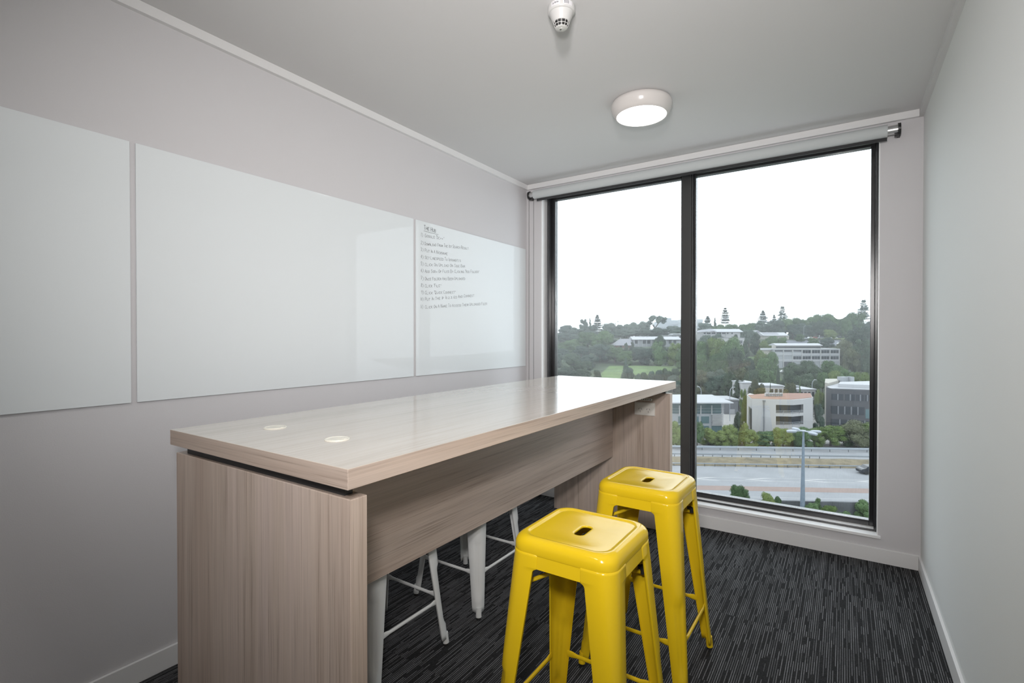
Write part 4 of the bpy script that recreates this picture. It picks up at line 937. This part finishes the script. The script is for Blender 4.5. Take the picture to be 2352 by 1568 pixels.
tree(1514, 771, 34, 298, 'round', 'dark', 'dark round tree crossing the bright white roof'); tree(1513, 785, 52, 264, 'tall', 'mid', 'big upright tree beside the meadow at its top right')
tree(1552, 788, 50, 262, 'tall', 'light', 'light green tree against the left side of the mullion'); tree(1535, 800, 30, 266, 'tall', 'blue', 'slim tree between the big upright one and the light green one')
tree(1570, 800, 40, 250, 'round', 'mid', 'tree mostly hidden behind the mullion, left pane'); tree(1438, 820, 26, 214, 'cone', 'blue', 'lone conical tree standing in the green meadow')
tree(1446, 844, 24, 212, 'round', 'blue', 'low bush at the foot of the lone conical tree', name='meadow_shrub')
G3 = 'shrubs along the lower edge of the meadow'; L3 = 'low shrub along the bottom edge of the green meadow, just above the table top'
S3 = ['small shrub left of the lone conical tree', 'shrub right of the low bush by the conical tree', 'second meadow-edge shrub right of the conical tree', 'third meadow-edge shrub right of the conical tree', 'tallest middle shrub of the meadow edge', 'shrub at the meadow edge left of the last wide ones', 'wide shrub at the right end of the meadow edge', 'shrub beside the mullion at the meadow edge']
for u, vt, w in ((1372, 850, 20), (1465, 858, 22), (1480, 855, 24), (1497, 853, 24), (1513, 850, 22), (1530, 846, 28), (1550, 846, 30), (1568, 850, 26)): tree(u, vt, w, 200, 'round', 'blue' if int(u) % 2 else 'dark', S3.pop(0)+', just above the table top', G3, name='meadow_shrub')
# right pane, skyline
G4 = 'tree canopy on the skyline of the right pane'
N4 = ['hazy ridge tree beneath the bushy star pine at the left', 'ridge tree left of the tallest slim star pine', 'ridge tree just right of the tallest slim star pine', 'ridge tree below the cypress tips', 'ridge tree left of the broad triangular star pine', 'ridge tree at the foot of the broad triangular star pine', 'ridge tree at the foot of the short star pine', 'ridge tree at the foot of the airy grey star pine',
      'ridge tree between the airy grey star pine and the small pole lamp', 'ridge tree right above the small pole lamp', 'highest green ridge crown, its left half', 'highest green ridge crown, its right half', 'ridge tree sloping down towards the light round tree', 'shaded lower tree right behind the small pole lamp', 'shaded lower tree left of the small pole lamp', 'dark lower tree above the reddish parked car', 'dark lower tree above the hilltop lawn', 'ridge tree cut off by the right window frame']
for u, vt, w, d, k, s in ((1620, 742, 46, 372, 'round', 'haze'), (1650, 745, 44, 368, 'round', 'mid'), (1682, 744, 44, 366, 'round', 'mid'), (1708, 745, 36, 370, 'round', 'mid'), (1725, 742, 42, 368, 'round', 'mid'), (1752, 738, 50, 366, 'round', 'blue'), (1780, 735, 50, 364, 'round', 'blue'), (1805, 733, 46, 366, 'round', 'mid'),
    (1832, 731, 50, 366, 'round', 'mid'), (1858, 728, 50, 368, 'round', 'mid'), (1885, 722, 52, 370, 'round', 'mid'), (1910, 721, 52, 370, 'round', 'mid'), (1935, 727, 44, 370, 'round', 'mid'), (1845, 742, 40, 360, 'round', 'blue'), (1820, 744, 40, 360, 'round', 'blue'), (1875, 738, 46, 360, 'round', 'dark'), (1905, 738, 46, 362, 'round', 'dark'), (1995, 738, 40, 366, 'round', 'blue')):
    tree(u, vt, w, d, k, s, N4.pop(0), G4)
tree(1966, 718, 62, 362, 'round', 'mid', 'big domed tree with visible branches near the right edge of the ridge'); tree(1944, 733, 30, 358, 'round', 'mid', 'light round tree left of the big domed tree')
tree(1625, 727, 30, 380, 'pine', 'haze', 'bushy star pine at the left end of the right pane skyline', hs=1); tree(1642, 729, 16, 378, 'cone', 'haze', 'pointed conifer between the bushy star pine and the tall bare one')
tree(1666, 708, 22, 370, 'pine', 'dark', 'tallest slim star pine with gappy level branches', hs=0, vb=752)
tree(1752, 714, 25, 372, 'pine', 'blue', 'broad triangular star pine right of the cypress tips', hs=1, vb=750); tree(1778, 723, 14, 372, 'pine', 'blue', 'short star pine between two taller ones', hs=1, vb=750)
tree(1797, 705, 22, 372, 'pine', 'haze', 'airy grey star pine, third of the ridge pines', hs=2, vb=752); tree(1983, 690, 24, 378, 'pine', 'haze', 'feathery pine rising above the big domed tree at the right', hs=2, vb=745)
for u, vt in ((1699, 741), (1704, 743), (1708, 742), (1718.5, 737), (1721.5, 739)): tree(u, vt, 5, 372, 'cone', 'blue', 'tiny dark cypress tip on the skyline, in the row between the two tall pines', 'cypress tips on the skyline', name='cypress_tree')
# right pane, middle distance
for a in ((1622, 770, 40, 300, 'round', 'blue', 'shaded tree in front of the long ridge house'), (1650, 766, 34, 304, 'round', 'blue', 'bushy tree right in front of the ridge house windows'), (1690, 768, 16, 300, 'round', 'dark', 'small dark tree on the roof edge of the small pale house'),
    (1720, 757, 44, 318, 'round', 'blue', 'feathery blue-green tree right of the ridge house'), (1707, 768, 22, 300, 'tall', 'blue', 'thin tree at the corner of the small pale house'), (1738, 766, 34, 292, 'tall', 'dark', 'dark drooping palm-like tree left of the solar-roofed house'), (1712, 782, 24, 280, 'tall', 'dark', 'dark tree beside the small pale house'),
    (1772, 772, 32, 300, 'round', 'mid', 'green bush in front of the low solar-roofed house'), (1796, 775, 28, 300, 'round', 'mid', 'second green bush below the solar roof'), (1757, 782, 30, 285, 'round', 'light', 'light bush left of the long white building'), (1838, 767, 24, 335, 'round', 'mid', 'small olive tree at the hilltop car park edge'),
    (1868, 776, 26, 316, 'round', 'mid', 'small tree behind the clerestory roof'), (1905, 757, 30, 345, 'round', 'light', 'small light tree on the hilltop lawn'), (1900, 775, 34, 316, 'round', 'blue', 'low tree above the right end of the clerestory roof'),
    (1940, 780, 44, 262, 'round', 'olive', 'olive-grey tree touching the right end of the long white building'), (1975, 752, 62, 300, 'round', 'dark', 'dark tree below the big domed tree'), (1982, 782, 66, 245, 'tall', 'dark', 'very large dark tree filling the right edge below the ridge'), (1958, 800, 44, 240, 'round', 'olive', 'brownish tree left of the very large dark one'), (1996, 800, 50, 235, 'tall', 'dark', 'shaded tree cut off by the right window frame'),
    (1612, 784, 56, 240, 'round', 'mid', 'large soft green tree at the left edge of the right pane'), (1648, 778, 58, 236, 'round', 'light', 'large light green tree, left of the dark round one'), (1680, 775, 62, 230, 'round', 'mid', 'big round-topped tree with a dark right side in the right pane'), (1690, 800, 44, 222, 'round', 'dark', 'dark shaded lower crown under the big round-topped tree'), (1605, 815, 46, 220, 'round', 'mid', 'tree above the reflection line at the left edge of the right pane'), (1648, 812, 44, 215, 'round', 'mid', 'bright green lower tree beneath the light green one'),
    (1750, 805, 40, 228, 'round', 'light', 'light green tree in front of the left end of the long white building'), (1772, 808, 34, 224, 'round', 'mid', 'green tree overlapping the white lower wall of the long building'), (1757, 822, 52, 212, 'round', 'mid', 'broad green tree below the left end of the long building'), (1722, 822, 26, 215, 'round', 'dark', 'small round dark bush on the grassy bank'),
    (1700, 845, 46, 185, 'round', 'olive', 'brown-green tree just right of the reflection edge'), (1758, 850, 50, 182, 'round', 'mid', 'rounded bright tree in the gully left of the grassy bank'), (1788, 838, 14, 200, 'cone', 'dark', 'thin dark conifer beside the grassy bank'), (1725, 850, 40, 180, 'round', 'dark', 'dark tree in the gully between the brown-green and the bright tree'),
    (1825, 833, 56, 205, 'round', 'dark', 'large dark tree in front of the middle of the long building'), (1852, 828, 50, 208, 'round', 'dark', 'tall dark tree hiding the ground floor of the long building'), (1812, 850, 40, 190, 'round', 'dark', 'dark crown at the right side of the grassy bank'), (1872, 842, 50, 198, 'round', 'dark', 'dark spreading tree right of the large dark pair'), (1850, 858, 56, 180, 'round', 'dark', 'lowest dark tree in front of the large dark pair'),
    (1905, 828, 40, 215, 'round', 'mid', 'green tree at the right end of the long building'), (1925, 840, 44, 205, 'round', 'mid', 'rounded green tree below the long building right end'), (1915, 852, 40, 185, 'round', 'light', 'light-topped tree left of the dark office roof'), (1945, 848, 46, 190, 'round', 'mid', 'mid green tree behind the dark office roof'), (1978, 855, 50, 178, 'round', 'light', 'light green tree behind the right part of the dark office roof'), (1890, 855, 36, 182, 'round', 'mid', 'tree left of the cream stair tower'),
    (1610, 850, 50, 190, 'round', 'olive', 'dull tree behind the left slim street lamp'), (1648, 848, 56, 186, 'round', 'blue', 'dull green tree between the two slim street lamps'), (1678, 858, 40, 180, 'round', 'dark', 'shaded tree behind the right slim street lamp'), (1580, 850, 50, 190, 'round', 'mid', 'tree behind the mullion above the canopy roof'), (1545, 862, 40, 190, 'round', 'blue', 'dark green tree just above the corner of the table, left pane'),
    (1738, 871, 42, 138, 'round', 'olive', 'yellow-green tree rising behind the terracotta roof'), (1770, 876, 9, 140, 'cone', 'dark', 'narrow dark conifer behind the air conditioners'), (1815, 880, 40, 140, 'round', 'olive', 'feathery tree behind the right part of the terracotta roof'), (1838, 872, 9, 150, 'cone', 'mid', 'small pointed conifer above the low white building'),
    (1708, 895, 26, 134, 'tall', 'light', 'leafy tree at the left side of the terracotta-roofed office'), (1700, 872, 34, 155, 'round', 'dark', 'dark tree behind the plain grey shed'), (1697, 947, 30, 122, 'tall', 'dark', 'slender dark tree in the yard between two offices'), (1712, 972, 26, 115, 'round', 'light', 'yellowish bush at the left foot of the white office'),
    (1882, 895, 22, 150, 'round', 'light', 'light bush left of the cream stair tower'), (1880, 928, 28, 124, 'round', 'blue', 'round grey-green tree between the white and the dark grey office')):
    tree(*a)
for u, s in ((1888, 0), (1900, 1)): tree(u, 905+s*6, 20, 150, 'round', 'mid', ('bush', 'smaller bush')[s]+' squeezed between the low white building and the dark office', name='garden_shrub')
# hedge trees along the far side of the motorway
LH = [(1548, 968, 34, 'light', 'yellow-green hedge tree seen between table leg and mullion'), (1572, 975, 36, 'mid', 'hedge tree behind the mullion, across the motorway'), (1602, 968, 34, 'mid', 'hedge tree at the left end of the right pane, across the motorway'),
 (1628, 985, 36, 'light', 'pale hedge tree below the louvred screen'), (1660, 988, 40, 'light', 'round pale hedge tree below the yard'), (1675, 976, 36, 'light', 'light bush on the yard edge behind the hedge'), (1700, 990, 34, 'light', 'hedge tree just right of the reflection edge, across the motorway'), (1722, 986, 38, 'light', 'domed yellow-green hedge tree below the white office left corner'),
 (1748, 992, 34, 'mid', 'hedge tree below the drainpipe of the white office'), (1768, 990, 34, 'mid', 'hedge tree below the left end of the balconies'), (1800, 984, 40, 'light', 'hedge tree below the balconies, left of the four-headed lamp'), (1822, 990, 34, 'mid', 'hedge tree right behind the four-headed lamp heads'), (1845, 980, 40, 'mid', 'hedge tree behind the pole of the four-headed lamp'),
 (1872, 984, 36, 'light', 'light hedge tree right of the four-headed lamp'), (1909, 978, 56, 'light', 'largest domed hedge tree, right of the four-headed lamp'), (1943, 984, 40, 'mid', 'hedge tree right of the largest domed one'), (1968, 966, 56, 'olive', 'tall hedge tree covering the foot of the dark grey office'), (1998, 970, 48, 'light', 'hedge tree cut off by the right window frame')]
for u, vt, w, s, lb in LH: tree(u, vt, w*1.3, 108.5+(u % 3), 'round', s, lb, name='hedge_tree')
# shrubs on the near bank
for u, vt, w, d, k, s, lb in ((1700, 1116, 46, 71.5, 'round', 'mid', 'round green shrub at the bottom left of the right pane, near side of the motorway'), (1764, 1134, 34, 70.5, 'round', 'light', 'pale leafy shrub low in the right pane, left of the pole'), (1786, 1140, 24, 70.5, 'round', 'mid', 'smaller leafy shrub next to the pale one, left of the pole'),
    (1882, 1146, 28, 70.5, 'tall', 'mid', 'upright shrub right of the pole foot'), (1866, 1157, 36, 69.5, 'round', 'mid', 'low spreading shrub at the pole foot'), (1908, 1162, 38, 69, 'round', 'light', 'yellow-green shrub low in the right corner of the pane'), (1988, 1150, 44, 70, 'round', 'mid', 'green shrub in the bottom right corner of the window'), (1945, 1176, 44, 67.5, 'round', 'mid', 'low shrub between the two in the bottom right of the window'), (1740, 1150, 40, 69, 'round', 'mid', 'low shrub just above the frame, left of the pale leafy one'), (1822, 1163, 50, 68, 'round', 'mid', 'low shrub just above the frame, left of the pole foot')):
    tree(u, vt, w, d, k, s, lb, name='bank_shrub')
